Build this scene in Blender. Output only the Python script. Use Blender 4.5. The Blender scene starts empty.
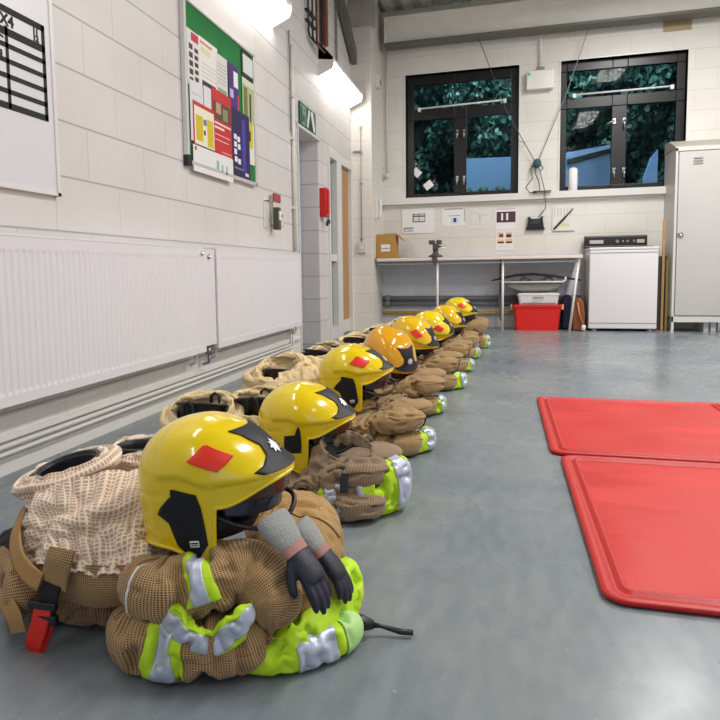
import bpy, bmesh, math, random
import numpy as np
from mathutils import Vector, Matrix, Euler
random.seed(4)
SC = bpy.context.scene
COL = SC.collection
PI = math.pi

# ------------------------------------------------------------------ camera
F, PITCH, YAW, ROLL, CX, CY, EYE = 636.73, .0843846, -.2652388, -.0147523, 330.10, 325.44, .72
cam_d = bpy.data.cameras.new('camera'); cam = bpy.data.objects.new('camera', cam_d); COL.objects.link(cam)
_f = Vector((math.sin(YAW)*math.cos(PITCH), math.cos(YAW)*math.cos(PITCH), -math.sin(PITCH)))
_r0 = Vector((math.cos(YAW), -math.sin(YAW), 0)); _u0 = _r0.cross(_f)
_r = _r0*math.cos(ROLL) + _u0*math.sin(ROLL); _u = _u0*math.cos(ROLL) - _r0*math.sin(ROLL)
M4 = Matrix((_r, _u, -_f)).transposed().to_4x4(); M4.translation = (0, 0, EYE)
cam.matrix_world = M4
cam_d.sensor_fit = 'HORIZONTAL'; cam_d.sensor_width = 36; cam_d.lens = 36*F/720
cam_d.shift_x = -(CX-360)/720; cam_d.shift_y = (CY-360)/720
cam_d.clip_start = .05; cam_d.clip_end = 100
SC.camera = cam

# ------------------------------------------------------------------ light
SC.view_settings.view_transform = 'Standard'; SC.view_settings.look = 'None'
SC.view_settings.gamma = 1; SC.view_settings.use_curve_mapping = False
SC.view_settings.exposure = 0.10
W = bpy.data.worlds.new('dusk_sky'); SC.world = W; W.use_nodes = True
W.node_tree.nodes['Background'].inputs[0].default_value = (.45, .62, 1, 1)
W.node_tree.nodes['Background'].inputs[1].default_value = .55

def area(name, loc, rot, sx, sy, power, color=(1, 1, 1)):
    l = bpy.data.lights.new(name, 'AREA'); l.shape = 'RECTANGLE'; l.size = sx; l.size_y = sy
    l.energy = power; l.color = color
    o = bpy.data.objects.new(name, l); COL.objects.link(o); o.location = loc; o.rotation_euler = rot
    return o
# unseen strip lamps added under the bay roof as ambient fill, in two rows
for yy in (-1.2, 2.4, 5.9):
    area('ceiling_fill_lamp', (1.6, yy, 3.72), (0, 0, 0), .35, 1.5, 14 if yy < 0 else 95, (1, .985, .96))
    area('ceiling_fill_lamp', (4.6, yy, 3.72), (0, 0, 0), .35, 1.5, 20 if yy < 0 else 80, (1, .985, .96))
# daylight through the open bay door behind the camera
area('bay_door_daylight', (2.0, -3.9, 1.7), (math.radians(90), 0, 0), 3.6, 2.8, 14, (.80, .90, 1))

# ------------------------------------------------------------------ materials
MATS = {}
def lin(c):
    return tuple((x/12.92 if x <= .04045 else ((x+.055)/1.055)**2.4) for x in c)
def hexc(h):
    return lin(tuple(int(h[i:i+2], 16)/255 for i in (0, 2, 4)))
def mat(name, col, rough=.5, metal=0., spec=.5, var=0., vscale=6., bump=0., bscale=60., emit=None, estr=0., coat=0., trans=0., alpha=1., sheen=0.):
    if name in MATS: return MATS[name]
    m = bpy.data.materials.new(name); m.use_nodes = True; nt = m.node_tree; b = nt.nodes['Principled BSDF']
    c = hexc(col) if isinstance(col, str) else col
    b.inputs['Base Color'].default_value = (*c, 1); b.inputs['Roughness'].default_value = rough
    b.inputs['Metallic'].default_value = metal; b.inputs['Specular IOR Level'].default_value = spec
    b.inputs['Coat Weight'].default_value = coat; b.inputs['Coat Roughness'].default_value = .06
    b.inputs['Transmission Weight'].default_value = trans; b.inputs['Alpha'].default_value = alpha
    b.inputs['Sheen Weight'].default_value = sheen
    if emit: b.inputs['Emission Color'].default_value = (*hexc(emit), 1); b.inputs['Emission Strength'].default_value = estr
    tc = nt.nodes.new('ShaderNodeTexCoord')
    n = nt.nodes.new('ShaderNodeTexNoise'); n.inputs['Scale'].default_value = vscale; n.inputs['Detail'].default_value = 5
    nt.links.new(tc.outputs['Object'], n.inputs['Vector'])
    if var:
        mx = nt.nodes.new('ShaderNodeMix'); mx.data_type = 'RGBA'
        mx.inputs[6].default_value = (*[x*(1-var) for x in c], 1); mx.inputs[7].default_value = (*[min(1, x*(1+var)) for x in c], 1)
        nt.links.new(n.outputs['Fac'], mx.inputs[0]); nt.links.new(mx.outputs[2], b.inputs['Base Color'])
    if bump:
        n2 = nt.nodes.new('ShaderNodeTexNoise'); n2.inputs['Scale'].default_value = bscale; n2.inputs['Detail'].default_value = 4
        nt.links.new(tc.outputs['Object'], n2.inputs['Vector'])
        bp = nt.nodes.new('ShaderNodeBump'); bp.inputs['Strength'].default_value = bump; bp.inputs['Distance'].default_value = .004
        nt.links.new(n2.outputs['Fac'], bp.inputs['Height']); nt.links.new(bp.outputs[0], b.inputs['Normal'])
    MATS[name] = m
    return m
def nodes(m):
    return m.node_tree.nodes, m.node_tree.links, m.node_tree.nodes['Principled BSDF']

def block_mat(name, col, axis, off=0., strength=.45, rough=.45, line=.72):
    m = mat(name, col, rough, spec=.4); N, L, B = nodes(m)
    g = N.new('ShaderNodeNewGeometry'); s = N.new('ShaderNodeSeparateXYZ'); L.new(g.outputs['Position'], s.inputs[0])
    c = N.new('ShaderNodeCombineXYZ'); L.new(s.outputs['Y' if axis == 'x' else 'X'], c.inputs[0]); L.new(s.outputs['Z'], c.inputs[1])
    ad = N.new('ShaderNodeVectorMath'); ad.operation = 'ADD'; ad.inputs[1].default_value = (10.03+off, 9, 0); L.new(c.outputs[0], ad.inputs[0])
    br = N.new('ShaderNodeTexBrick'); L.new(ad.outputs[0], br.inputs['Vector'])
    br.inputs['Scale'].default_value = 1; br.inputs['Brick Width'].default_value = .45; br.inputs['Row Height'].default_value = .225
    br.inputs['Mortar Size'].default_value = .0042; br.inputs['Mortar Smooth'].default_value = .55
    cc = hexc(col)
    br.inputs['Color1'].default_value = (*cc, 1); br.inputs['Color2'].default_value = (*[x*.965 for x in cc], 1)
    br.inputs['Mortar'].default_value = (*[x*.87 for x in cc], 1)
    n = N.new('ShaderNodeTexNoise'); n.inputs['Scale'].default_value = 1.7; n.inputs['Detail'].default_value = 6; L.new(ad.outputs[0], n.inputs['Vector'])
    mx = N.new('ShaderNodeMix'); mx.data_type = 'RGBA'; mx.blend_type = 'MULTIPLY'; mx.inputs[0].default_value = 1
    cr = N.new('ShaderNodeValToRGB'); cr.color_ramp.elements[0].position = .25; cr.color_ramp.elements[1].position = .75
    cr.color_ramp.elements[0].color = (.88, .87, .85, 1); cr.color_ramp.elements[1].color = (1, 1, 1, 1)
    L.new(n.outputs['Fac'], cr.inputs[0]); L.new(br.outputs['Color'], mx.inputs[6]); L.new(cr.outputs[0], mx.inputs[7])
    # bed joints read darker than the upright ones
    fz = N.new('ShaderNodeMath'); fz.operation = 'PINGPONG'; fz.inputs[1].default_value = .1125; L.new(s.outputs['Z'], fz.inputs[0])
    lz = N.new('ShaderNodeMapRange'); lz.inputs[1].default_value = .002; lz.inputs[2].default_value = .007; lz.inputs[3].default_value = line; lz.inputs[4].default_value = 1; L.new(fz.outputs[0], lz.inputs[0])
    vs_ = N.new('ShaderNodeVectorMath'); vs_.operation = 'SCALE'; L.new(mx.outputs[2], vs_.inputs[0]); L.new(lz.outputs[0], vs_.inputs['Scale'])
    L.new(vs_.outputs[0], B.inputs['Base Color'])
    b1 = N.new('ShaderNodeBump'); b1.inputs['Strength'].default_value = strength; b1.inputs['Distance'].default_value = .006; b1.invert = True
    L.new(br.outputs['Fac'], b1.inputs['Height'])
    n2 = N.new('ShaderNodeTexNoise'); n2.inputs['Scale'].default_value = 90; n2.inputs['Detail'].default_value = 5; L.new(ad.outputs[0], n2.inputs['Vector'])
    b2 = N.new('ShaderNodeBump'); b2.inputs['Strength'].default_value = .22; b2.inputs['Distance'].default_value = .003
    L.new(n2.outputs['Fac'], b2.inputs['Height']); L.new(b1.outputs[0], b2.inputs['Normal']); L.new(b2.outputs[0], B.inputs['Normal'])
    return m
WALL_L = block_mat('painted_block_side', 'E3DEDC', 'x', .12)
WALL_B = block_mat('painted_block_end', 'EAE6DE', 'y', .05, .2, line=.93)
WALL_B2 = block_mat('block_low_brightened', 'E9EBF2', 'y', .05, .15, line=.97)  # end wall copy brightened to offset the shade under the bench
PLASTER = mat('painted_ceiling', 'CFCAC0', .7, var=.06)
M_WHITE = mat('white_enamel', 'E9E6E4', .3, var=.02)
M_RAD = mat('radiator_enamel', 'E6E2E6', .32, var=.015, vscale=2)
M_TRIM = mat('white_gloss_paint', 'E2DFDA', .35, var=.03)
M_BLACK = mat('black_plastic', '17181C', .4)
M_RUBBER = mat('black_rubber', '14151A', .38, bump=.15, bscale=120)
M_GREYMET = mat('grey_steel', '8C8A84', .5, .3, var=.08)
M_CHROME = mat('chrome', 'C9C9C9', .2, 1.)
M_RED = mat('red_plastic', 'D3221B', .38, var=.06)
M_PAPER = mat('paper', 'EDEBEA', .7)
M_INK = mat('ink', '1B1A1D', .7)
M_GREEN = mat('green_baize', '1F7A3A', .85, var=.15, vscale=9)
M_LAMPF = mat('lamp_diffuser', 'FFFFFF', .5, emit='FFFBF2', estr=9.)
M_FRAMEB = mat('window_frame_dark', '110F10', .35)
M_WOOD = mat('pale_timber', 'C79A66', .5, var=.2, vscale=14)
M_RUST = mat('rust_brown_paint', '7A4A35', .55, var=.15)

def floor_material():
    m = mat('epoxy_floor', '6E777D', .3, spec=.4); N, L, B = nodes(m)
    g = N.new('ShaderNodeNewGeometry')
    def noise(sc, det=6, dist=0., stretch=None):
        n = N.new('ShaderNodeTexNoise'); n.inputs['Scale'].default_value = sc; n.inputs['Detail'].default_value = det; n.inputs['Distortion'].default_value = dist
        if stretch:
            mp = N.new('ShaderNodeMapping'); mp.inputs['Scale'].default_value = stretch; L.new(g.outputs['Position'], mp.inputs[0]); L.new(mp.outputs[0], n.inputs['Vector'])
        else: L.new(g.outputs['Position'], n.inputs['Vector'])
        return n
    a = noise(1.1, 6, .6); r = N.new('ShaderNodeValToRGB'); L.new(a.outputs['Fac'], r.inputs[0])
    e = r.color_ramp.elements; e[0].position = .33; e[0].color = (*hexc('6F7882'), 1); e[1].position = .68; e[1].color = (*hexc('8C9290'), 1)
    b = noise(28, 8, 0, (1, .35, 1)); r2 = N.new('ShaderNodeValToRGB'); L.new(b.outputs['Fac'], r2.inputs[0])
    e = r2.color_ramp.elements; e[0].position = .35; e[0].color = (.86, .87, .9, 1); e[1].position = .65; e[1].color = (1.05, 1.05, 1.04, 1)
    mx = N.new('ShaderNodeMix'); mx.data_type = 'RGBA'; mx.blend_type = 'MULTIPLY'; mx.inputs[0].default_value = 1
    L.new(r.outputs[0], mx.inputs[6]); L.new(r2.outputs[0], mx.inputs[7])
    # light scuffs and specks
    v = N.new('ShaderNodeTexVoronoi'); v.inputs['Scale'].default_value = 9; L.new(g.outputs['Position'], v.inputs['Vector'])
    r3 = N.new('ShaderNodeValToRGB'); L.new(v.outputs['Distance'], r3.inputs[0]); e = r3.color_ramp.elements
    e[0].position = .02; e[0].color = (.35, .35, .35, 1); e[1].position = .045; e[1].color = (0, 0, 0, 1)
    ad = N.new('ShaderNodeMix'); ad.data_type = 'RGBA'; ad.blend_type = 'ADD'; ad.inputs[0].default_value = .3
    L.new(mx.outputs[2], ad.inputs[6]); L.new(r3.outputs[0], ad.inputs[7]); L.new(ad.outputs[2], B.inputs['Base Color'])
    c = noise(3.2, 7, .5); r4 = N.new('ShaderNodeMapRange'); r4.inputs[1].default_value = .3; r4.inputs[2].default_value = .7
    r4.inputs[3].default_value = .21; r4.inputs[4].default_value = .36; L.new(c.outputs['Fac'], r4.inputs[0]); L.new(r4.outputs[0], B.inputs['Roughness'])
    d = noise(7, 3); bp = N.new('ShaderNodeBump'); bp.inputs['Strength'].default_value = .05; bp.inputs['Distance'].default_value = .01
    L.new(d.outputs['Fac'], bp.inputs['Height']); L.new(bp.outputs[0], B.inputs['Normal'])
    return m

# ------------------------------------------------------------------ mesh helpers
def tag(o, label=None, cat=None, group=None, kind=None):
    if label: o['label'] = label
    if cat: o['category'] = cat
    if group: o['group'] = group
    if kind: o['kind'] = kind
    return o
def thing(name, label, cat, loc=(0, 0, 0), rz=0., group=None):
    o = bpy.data.objects.new(name, None); COL.objects.link(o); o.location = loc; o.rotation_euler = (0, 0, rz)
    o.empty_display_size = .05
    return tag(o, label, cat, group)
class MB:
    """collects shapes into one mesh; coordinates are those of the parent thing"""
    def __init__(s): s.v = []; s.f = []; s.sm = []; s.mi = []; s.cur = 0
    def add(s, vs, fs, smooth=False):
        o = len(s.v); s.v += [tuple(v) for v in vs]; s.f += [tuple(i+o for i in f) for f in fs]
        s.sm += [smooth]*len(fs); s.mi += [s.cur]*len(fs); return s
    def box(s, x0, x1, y0, y1, z0, z1, bev=0.):
        if bev:
            bm = bmesh.new(); bmesh.ops.create_cube(bm, size=1)
            for v in bm.verts: v.co = Vector(((x0+x1)/2+v.co.x*(x1-x0), (y0+y1)/2+v.co.y*(y1-y0), (z0+z1)/2+v.co.z*(z1-z0)))
            bmesh.ops.bevel(bm, geom=bm.edges[:], offset=bev, segments=3, affect='EDGES', profile=.6)
            bm.verts.index_update(); s.add([v.co[:] for v in bm.verts], [[v.index for v in f.verts] for f in bm.faces], True); bm.free(); return s
        return s.add([(x0,y0,z0),(x1,y0,z0),(x1,y1,z0),(x0,y1,z0),(x0,y0,z1),(x1,y0,z1),(x1,y1,z1),(x0,y1,z1)],
                     [(0,3,2,1),(4,5,6,7),(0,1,5,4),(1,2,6,5),(2,3,7,6),(3,0,4,7)])
    def tube(s, pts, r, n=10, caps=True):
        pts = [Vector(p) for p in pts]; vs = []; fs = []; k = len(pts); rr = r if isinstance(r, (list, tuple)) else [r]*k
        t = (pts[1]-pts[0]).normalized(); up = Vector((0,0,1)) if abs(t.z) < .9 else Vector((1,0,0)); a = t.cross(up).normalized()
        for i, p in enumerate(pts):
            t = (pts[min(i+1,k-1)]-pts[max(i-1,0)]).normalized(); a = (a-t*a.dot(t)).normalized(); b = t.cross(a)
            for j in range(n):
                q = 2*PI*j/n; vs.append(p+(a*math.cos(q)+b*math.sin(q))*rr[i])
        for i in range(k-1):
            for j in range(n): fs.append((i*n+j, i*n+(j+1)%n, (i+1)*n+(j+1)%n, (i+1)*n+j))
        if caps: fs += [tuple(range(n))[::-1], tuple(range((k-1)*n, k*n))]
        return s.add(vs, fs, n > 5)
    def lathe(s, prof, c=(0,0,0), n=24, axis='z'):
        vs = []; fs = []
        for (r, z) in prof:
            for j in range(n):
                q = 2*PI*j/n; x, y = r*math.cos(q), r*math.sin(q)
                vs.append({'z': (c[0]+x, c[1]+y, c[2]+z), 'x': (c[0]+z, c[1]+x, c[2]+y), 'y': (c[0]+y, c[1]+z, c[2]+x)}[axis])
        for i in range(len(prof)-1):
            for j in range(n): fs.append((i*n+j, i*n+(j+1)%n, (i+1)*n+(j+1)%n, (i+1)*n+j))
        fs += [tuple(range(n))[::-1], tuple(range((len(prof)-1)*n, len(prof)*n))]
        return s.add(vs, fs, True)
    def prism(s, poly, d0, d1, axis='y'):
        """polygon (a,b) extruded along an axis: y -> (x,z), x -> (y,z), z -> (x,y)"""
        f = {'y': lambda a, b, d: (a, d, b), 'x': lambda a, b, d: (d, a, b), 'z': lambda a, b, d: (a, b, d)}[axis]
        n = len(poly); vs = [f(a, b, d0) for a, b in poly]+[f(a, b, d1) for a, b in poly]
        fs = [tuple(range(n)), tuple(range(n, 2*n))[::-1]]+[(i, i+n, (i+1)%n+n, (i+1)%n) for i in range(n)]
        return s.add(vs, fs)
    def slot(s, i): s.cur = i; return s
    def build(s, name, m, parent=None, bevel=0.):
        me = bpy.data.meshes.new(name); me.from_pydata(s.v, [], s.f); me.update()
        bm = bmesh.new(); bm.from_mesh(me); bmesh.ops.recalc_face_normals(bm, faces=bm.faces[:]); bm.to_mesh(me); bm.free()
        for mm in (m if isinstance(m, (list, tuple)) else [m]): me.materials.append(mm)
        for p, sm, mi in zip(me.polygons, s.sm, s.mi): p.use_smooth = sm; p.material_index = mi
        o = bpy.data.objects.new(name, me); COL.objects.link(o)
        if parent: o.parent = parent
        if bevel:
            md = o.modifiers.new('soft', 'BEVEL'); md.width = bevel; md.segments = 2; md.limit_method = 'ANGLE'; md.angle_limit = math.radians(40)
        return o
def text_mesh(name, s, size, mtx, m, parent=None, depth=.0006, bold=0.):
    cu = bpy.data.curves.new('tmp_text', 'FONT'); cu.body = s; cu.size = size; cu.extrude = depth; cu.align_x = 'CENTER'; cu.align_y = 'CENTER'; cu.offset = bold
    t = bpy.data.objects.new('tmp_text', cu); COL.objects.link(t)
    dg = bpy.context.evaluated_depsgraph_get(); dg.update()
    me = bpy.data.meshes.new_from_object(t.evaluated_get(dg)); bpy.data.objects.remove(t); bpy.data.curves.remove(cu)
    me.name = name; me.transform(mtx); me.materials.clear(); me.materials.append(m)
    o = bpy.data.objects.new(name, me); COL.objects.link(o); o.parent = parent
    return o
def on_back(x, y, z):      # writing that faces the camera on a surface of constant y
    return Matrix.Translation((x, y, z)) @ Matrix.Rotation(PI/2, 4, 'X')
def on_left(x, y, z):      # writing on the left wall, facing +x, reading towards +y
    return Matrix.Translation((x, y, z)) @ Matrix.Rotation(PI/2, 4, 'Z') @ Matrix.Rotation(PI/2, 4, 'X')
def struct(name, mb, m, parent=None, **k):
    o = mb.build(name, m, parent, **k)
    if not parent: o['kind'] = 'structure'
    return o
def copy_tree(o, parent=None):
    c = o.copy(); COL.objects.link(c)
    if parent: c.parent = parent
    for ch in [x for x in bpy.data.objects if x.parent == o]: copy_tree(ch, c)
    return c

#=STRUCTURE
XL, YB, ZC, XR, YF = -1.745, 8.2, 3.95, 6.2, -4.0
# ------------------------------------------------------------------ the room shell
struct('floor', MB().box(-4.2, XR+.2, YF-.2, YB+.2, -.15, 0), floor_material())
wl = MB()
T = .16
wl.box(XL-T, XL, YF, 5.42, 0, ZC); wl.box(XL-T, XL, 5.42, 6.06, 1.985, ZC); wl.box(XL-T, XL, 6.06, 6.41, 0, ZC)
wl.box(XL-T, XL, 6.41, 7.5, 1.985, ZC); wl.box(XL-T, XL, 7.5, YB+.2, 0, ZC)
struct('wall_left', wl, WALL_L)
struct('wall_pilaster', MB().box(XL, -1.5, 7.5, YB, 0, ZC), WALL_B)
wb = MB()
def holes(mb, y0, y1, x0, x1, z0, z1, hs):
    xs = sorted({x0, x1, *[h[0] for h in hs], *[h[1] for h in hs]}); zs = sorted({z0, z1, *[h[2] for h in hs], *[h[3] for h in hs]})
    for a, b in zip(xs, xs[1:]):
        for c, d in zip(zs, zs[1:]):
            if not any(h[0] <= (a+b)/2 <= h[1] and h[2] <= (c+d)/2 <= h[3] for h in hs): mb.box(a, b, y0, y1, c, d)
W1 = (-1.200, .172, 1.634, 3.155); W2 = (.645, 1.995, 1.640, 3.150)
holes(wb, YB, YB+.2, XL-T, XR, .92, ZC, [W1, W2]); wb.box(.9, XR, YB, YB+.2, 0, .92)
struct('wall_back', wb, WALL_B)
struct('wall_back_below_bench', MB().box(XL-T, .9, YB, YB+.2, 0, .92), WALL_B2)
struct('wall_right', MB().box(XR, XR+.2, YF, YB, 0, ZC), WALL_L)
fr = MB(); holes(fr, YF-.2, YF, XL-T, XR, 0, ZC, [(.2, 3.8, 0, 3.1)])
struct('wall_front', fr, WALL_B)
# corrugated roof deck
cg = MB(); x = XL-T
while x < XR:
    cg.prism([(x, ZC), (x+.09, ZC), (x+.12, ZC+.05), (x+.2, ZC+.05), (x+.23, ZC), (x+.23, ZC+.07), (x, ZC+.07)], YF, YB+.2)
    x += .23
struct('ceiling', cg, PLASTER)
# roof beam along the end wall, haunch over the pilaster and raking strut
bm_ = MB(); bm_.box(-1.42, XR, 7.93, 8.13, 3.77, 3.79); bm_.box(-1.42, XR, 8.02, 8.04, 3.485, 3.77)
bm_.box(-1.42, -1.40, 7.94, 8.12, 3.485, 3.77)
struct('trim_beam_flange', MB().box(-1.42, XR, 7.93, 8.13, 3.455, 3.485), mat('flange_shade', '6E6C66', .5, .1, var=.1))  # dark tone puts the shade under the beam into its colour
struct('trim_roof_beam', bm_, mat('beam_lit_paint', 'F0EDE4', .5, var=.08))  # pale tone stands in for light reaching up to the web
hb = MB(); hb.box(-1.74, -1.43, 7.42, 7.6, 3.55, 3.88); hb.box(-1.74, -1.60, 7.38, 7.42, 3.62, 3.78)
struct('trim_haunch', hb, mat('haunch_paint', 'B9B5AC', .5, var=.08))
st = MB(); st.prism([(7.56, 3.09), (7.72, 3.15), (6.55, 3.86), (6.40, 3.80)], -1.725, -1.665, 'x'); 
struct('trim_strut', st, mat('strut_grey', '6E6B66', .5, .2, var=.1))
pu = MB(); pu.box(-1.74, XR, 6.30, 6.42, 3.74, ZC); pu.box(-1.74, XR, 4.3, 4.42, 3.74, ZC)
struct('trim_purlins', pu, mat('purlin_grey', '7C7870', .5, .2))

# recess behind the opening in the left wall, glazed screen and timber door beyond it
rc = MB(); rc.box(-3.4, XL-T, 6.06, 6.2, 0, 2.4); rc.box(-2.02, -1.96, 6.0, 6.06, 0, 2.1); rc.box(-3.5, -3.4, 4.9, 6.2, 0, 2.4); rc.box(-3.4, XL-T, 5.28, 5.42, 0, 2.4)
rc.box(-3.4, -3.3, 6.2, 7.7, 0, 2.4); rc.box(-3.4, XL-T, 7.6, 7.7, 0, 2.4)
struct('wall_lobby', rc, block_mat('painted_block_lobby', 'CFD2DC', 'y', .1, .5))
struct('ceiling_lobby', MB().box(-3.5, XL-T, 4.9, 7.7, 2.1, 2.2), PLASTER)
area('lobby_lamp', (-2.6, 5.75, 2.05), (0, 0, 0), .5, .3, 5, (.93, .96, 1)); area('lobby_lamp', (-2.6, 6.9, 2.05), (0, 0, 0), .5, .3, 6, (.85, .93, 1))
oh = MB(); oh.box(XL, XL+.015, 5.40, 5.42, 0, 1.985); oh.box(XL, XL+.02, 5.38, 6.10, 1.985, 2.01)
struct('trim_opening', oh, M_TRIM)
fr = MB()
for (a, b) in ((6.411, 6.47), (6.74, 6.95), (7.42, 7.499)): fr.box(XL-.10, XL+.015, a, b, 0, 1.90)
fr.box(XL-.10, XL+.015, 6.411, 7.499, 1.90, 1.984); fr.box(XL-.09, XL+.005, 6.47, 6.74, .83, .90); fr.box(XL-.09, XL+.01, 6.47, 6.74, 0, .12)
struct('trim_screen_frame', fr, M_TRIM)
M_GLASS = mat('clear_glass', (.85, .93, .95), .03, trans=1., spec=.5); MATS['clear_glass'].node_tree.nodes['Principled BSDF'].inputs['IOR'].default_value = 1.3
struct('window_3', MB().box(XL-.055, XL-.045, 6.47, 6.74, .12, 1.9), mat('wired_glass', '9FB4BE', .12, trans=.55, var=.05))
dr = struct('door_1', MB().box(XL-.08, XL-.03, 6.955, 7.415, .10, 1.895), mat('oak_door', 'B98A58', .45, var=.12, vscale=5))
struct('door_kickplate', MB().box(XL-.085, XL-.025, 6.955, 7.415, .01, .16), M_TRIM, dr)
# window board along the end wall
wbm = MB(); wbm.box(-1.5, 2.6, YB-.07, YB, 1.555, 1.632); wbm.box(-1.5, 2.6, YB-.02, YB, 1.525, 1.555)
struct('trim_window_board', wbm, M_TRIM)

GL = mat('window_glass', (.8, .9, .9), .02, trans=1., spec=.5); GL.node_tree.nodes['Principled BSDF'].inputs['IOR'].default_value = 1.12
def window(n, w, panes, bar, levers, mx0, mx1):
    x0, x1, z0, z1 = w; ya, yb = YB+.07, YB+.13
    rev = MB(); e = .018
    rev.box(x0-e, x0, YB-.008, YB+.2, z0-e, z1+e); rev.box(x1, x1+e, YB-.008, YB+.2, z0-e, z1+e)
    rev.box(x0, x1, YB-.008, YB+.2, z1, z1+e); rev.box(x0, x1, YB-.03, YB+.2, z0-e, z0)
    f = struct('window_%d' % n, rev, M_TRIM)
    m = MB(); holes(m, ya, yb, x0, x1, z0, z1, panes); m.build('window_frame', M_FRAMEB, f, bevel=.006)
    for p in panes:
        MB().box(p[0], p[1], YB+.095, YB+.101, p[2], p[3]).build('pane', GL, f)
    b = MB(); b.tube([(bar[0], ya-.03, bar[1]), (bar[2], ya-.03, bar[3])], .011, 8)
    for q, zz in ((bar[0], bar[1]), (bar[2], bar[3])): b.box(q-.018, q+.018, ya-.045, ya, zz-.035, zz+.012)
    for q in (.3, .7):
        xx = bar[0]+(bar[2]-bar[0])*q; zz = bar[1]+(bar[3]-bar[1])*q; b.box(xx-.012, xx+.012, ya-.03, ya, zz-.01, zz+.01)
    b.build('winding_rod', M_WHITE, f)
    for (hx, hz, ang) in levers:
        h = MB(); h.box(hx-.015, hx+.015, ya-.02, ya, hz-.03, hz+.03)
        h.tube([(hx, ya-.02, hz), (hx, ya-.045, hz), (hx+.085*math.sin(ang), ya-.05, hz-.085*math.cos(ang))], .009, 8)
        h.build('handle', M_CHROME, f)
    return f
window(1, W1, [(-1.107, .078, 2.735, 3.042), (-1.107, -.60, 1.69, 2.61), (-.45, .085, 1.69, 2.61)], (-1.031, 2.745, .009, 2.771),
       [(-.562, 2.43, 0), (-.477, 2.43, 0), (-.562, 1.86, 0), (-.477, 1.86, 0)], 0, 0)
window(2, W2, [(.72, 1.90, 2.735, 3.042), (.72, 1.222, 1.70, 2.61), (1.385, 1.90, 1.70, 2.61)], (.80, 2.762, 1.848, 2.773),
       [(1.247, 2.43, -1.2), (1.354, 2.43, 0), (1.255, 1.86, 0), (1.362, 1.86, 0)], 0, 0)

# outside: ivy clad bank close to the windows, pale blue panels and shed between
def leaf_bank():
    v = []; f = []; rnd = random.Random(9)
    for i in range(15000):
        px, pz = rnd.uniform(-2.6, 3.8), rnd.uniform(.2, 4.0)
        py = 9.85+.25*math.sin(px*3.1+pz*2)+.2*math.sin(px*7.3-pz*5)+rnd.uniform(-.12, .12)
        s = rnd.uniform(.035, .075); R = Euler((rnd.uniform(-.5, 1.2), rnd.uniform(-.7, .7), rnd.uniform(0, 6.28))).to_matrix()
        o = len(v)
        for a, b, c in ((0, -1, 0), (.7, -.35, .15), (.45, .45, .1), (0, 1.1, 0), (-.45, .45, .1), (-.7, -.35, .15)):
            v.append(Vector((px, py, pz))+R @ Vector((a*s, c*s, b*s)))
        f += [(o, o+1, o+2, o+3), (o, o+3, o+4, o+5)]
    mb = MB(); mb.add(v, f); return mb
LEAF = mat('ivy_leaf', '2A4F45', .5, var=.7, vscale=5)
tag(leaf_bank().build('ivy_hedge', LEAF), 'dark green ivy leaves covering the bank outside the windows', 'hedge', kind='stuff')
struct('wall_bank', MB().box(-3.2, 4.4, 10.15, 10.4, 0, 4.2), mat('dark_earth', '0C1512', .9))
struct('floor_outside', MB().box(-3.2, 4.4, YB+.2, 10.15, -.15, 0), mat('wet_tarmac', '2B2F33', .6))
yard = [area('yard_fill_light', (.3, 8.75, 4.6), (math.radians(38), 0, 0), 2.5, .5, 150, (.72, .95, 1))]  # added light that brightens the blue panels and leaves outside
BLUE = mat('pale_blue_panel', '9CC4F8', .3, emit='5B8FE0', estr=0)  # plain pale blue shapes standing beyond the glass
v1 = thing('blue_panelling', 'pale blue container outside the left window', 'panelling', (0, 0, 0))
m = MB(); m.prism([(-.62, 0), (.14, 0), (.14, 2.22), (-.62, 2.235)], 9.05, 9.25); m.build('body', BLUE, v1)
m = MB(); 
for k in range(10): m.tube([(-.55+k*.072, 8.94, 0), (-.55+k*.072, 8.94, 1.66)], .008, 5); m.lathe([(.0, 0), (.07, .02), (.09, .08), (.05, .15), (0, .17)], (-.55+k*.072, 8.94, 1.62+.05*math.sin(k*2.1)), 7)
tag(m.build('bush', mat('dark_leaf', '1D3D33', .6, var=.5, vscale=20)), 'low dark bush in front of the blue container outside', 'bush')
v2 = thing('blue_boarding', 'pale blue shed with a sloping top outside the right window', 'boarding')
MB().prism([(.62, 0), (1.33, 0), (1.38, 2.30), (.62, 2.20)], 9.0, 9.2).build('body', BLUE, v2)
MB().prism([(.80, 2.13), (1.38, 2.25), (1.38, 2.19), (.80, 2.06)], 8.94, 8.995).build('dark_edge', M_BLACK, v2)
v3 = thing('blue_slat', 'narrow pale blue gate outside, right of the shed', 'slat')
MB().prism([(1.70, 0), (1.88, 0), (1.88, 2.2), (1.80, 2.1), (1.72, 1.86)], 9.0, 9.05).build('panel', BLUE, v3)

#=ROOM OBJECTS
# ------------------------------------------------------------------ wall lamps (left wall)
def wall_lamp(y0, y1, label):
    t = thing('fluorescent_wall_lamp', label, 'lamp', (XL, y0, 2.62), 0, 'wall lamps along the left wall')
    L = y1-y0
    MB().prism([(0, .15), (0, .33), (.155, .16), (.15, .13)], 0, L, 'y').build('housing', M_WHITE, t, bevel=.004)
    d = MB().prism([(.004, 0), (0, .14), (.145, .125), (.155, .105), (.14, .06)], .01, L-.01, 'y').build('diffuser', M_LAMPF, t, bevel=.01)
    for q in (0, L-.012): MB().prism([(0, -.005), (0, .335), (.16, .16), (.158, .1), (.142, .055)], q, q+.012, 'y').build('end_cap', M_WHITE, t)
    return t
wall_lamp(6.12, 7.42, 'white fluorescent wall lamp high above the exit door, the farther lamp')
wall_lamp(3.45, 4.85, 'white fluorescent wall lamp above the noticeboard at the top edge')
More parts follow.
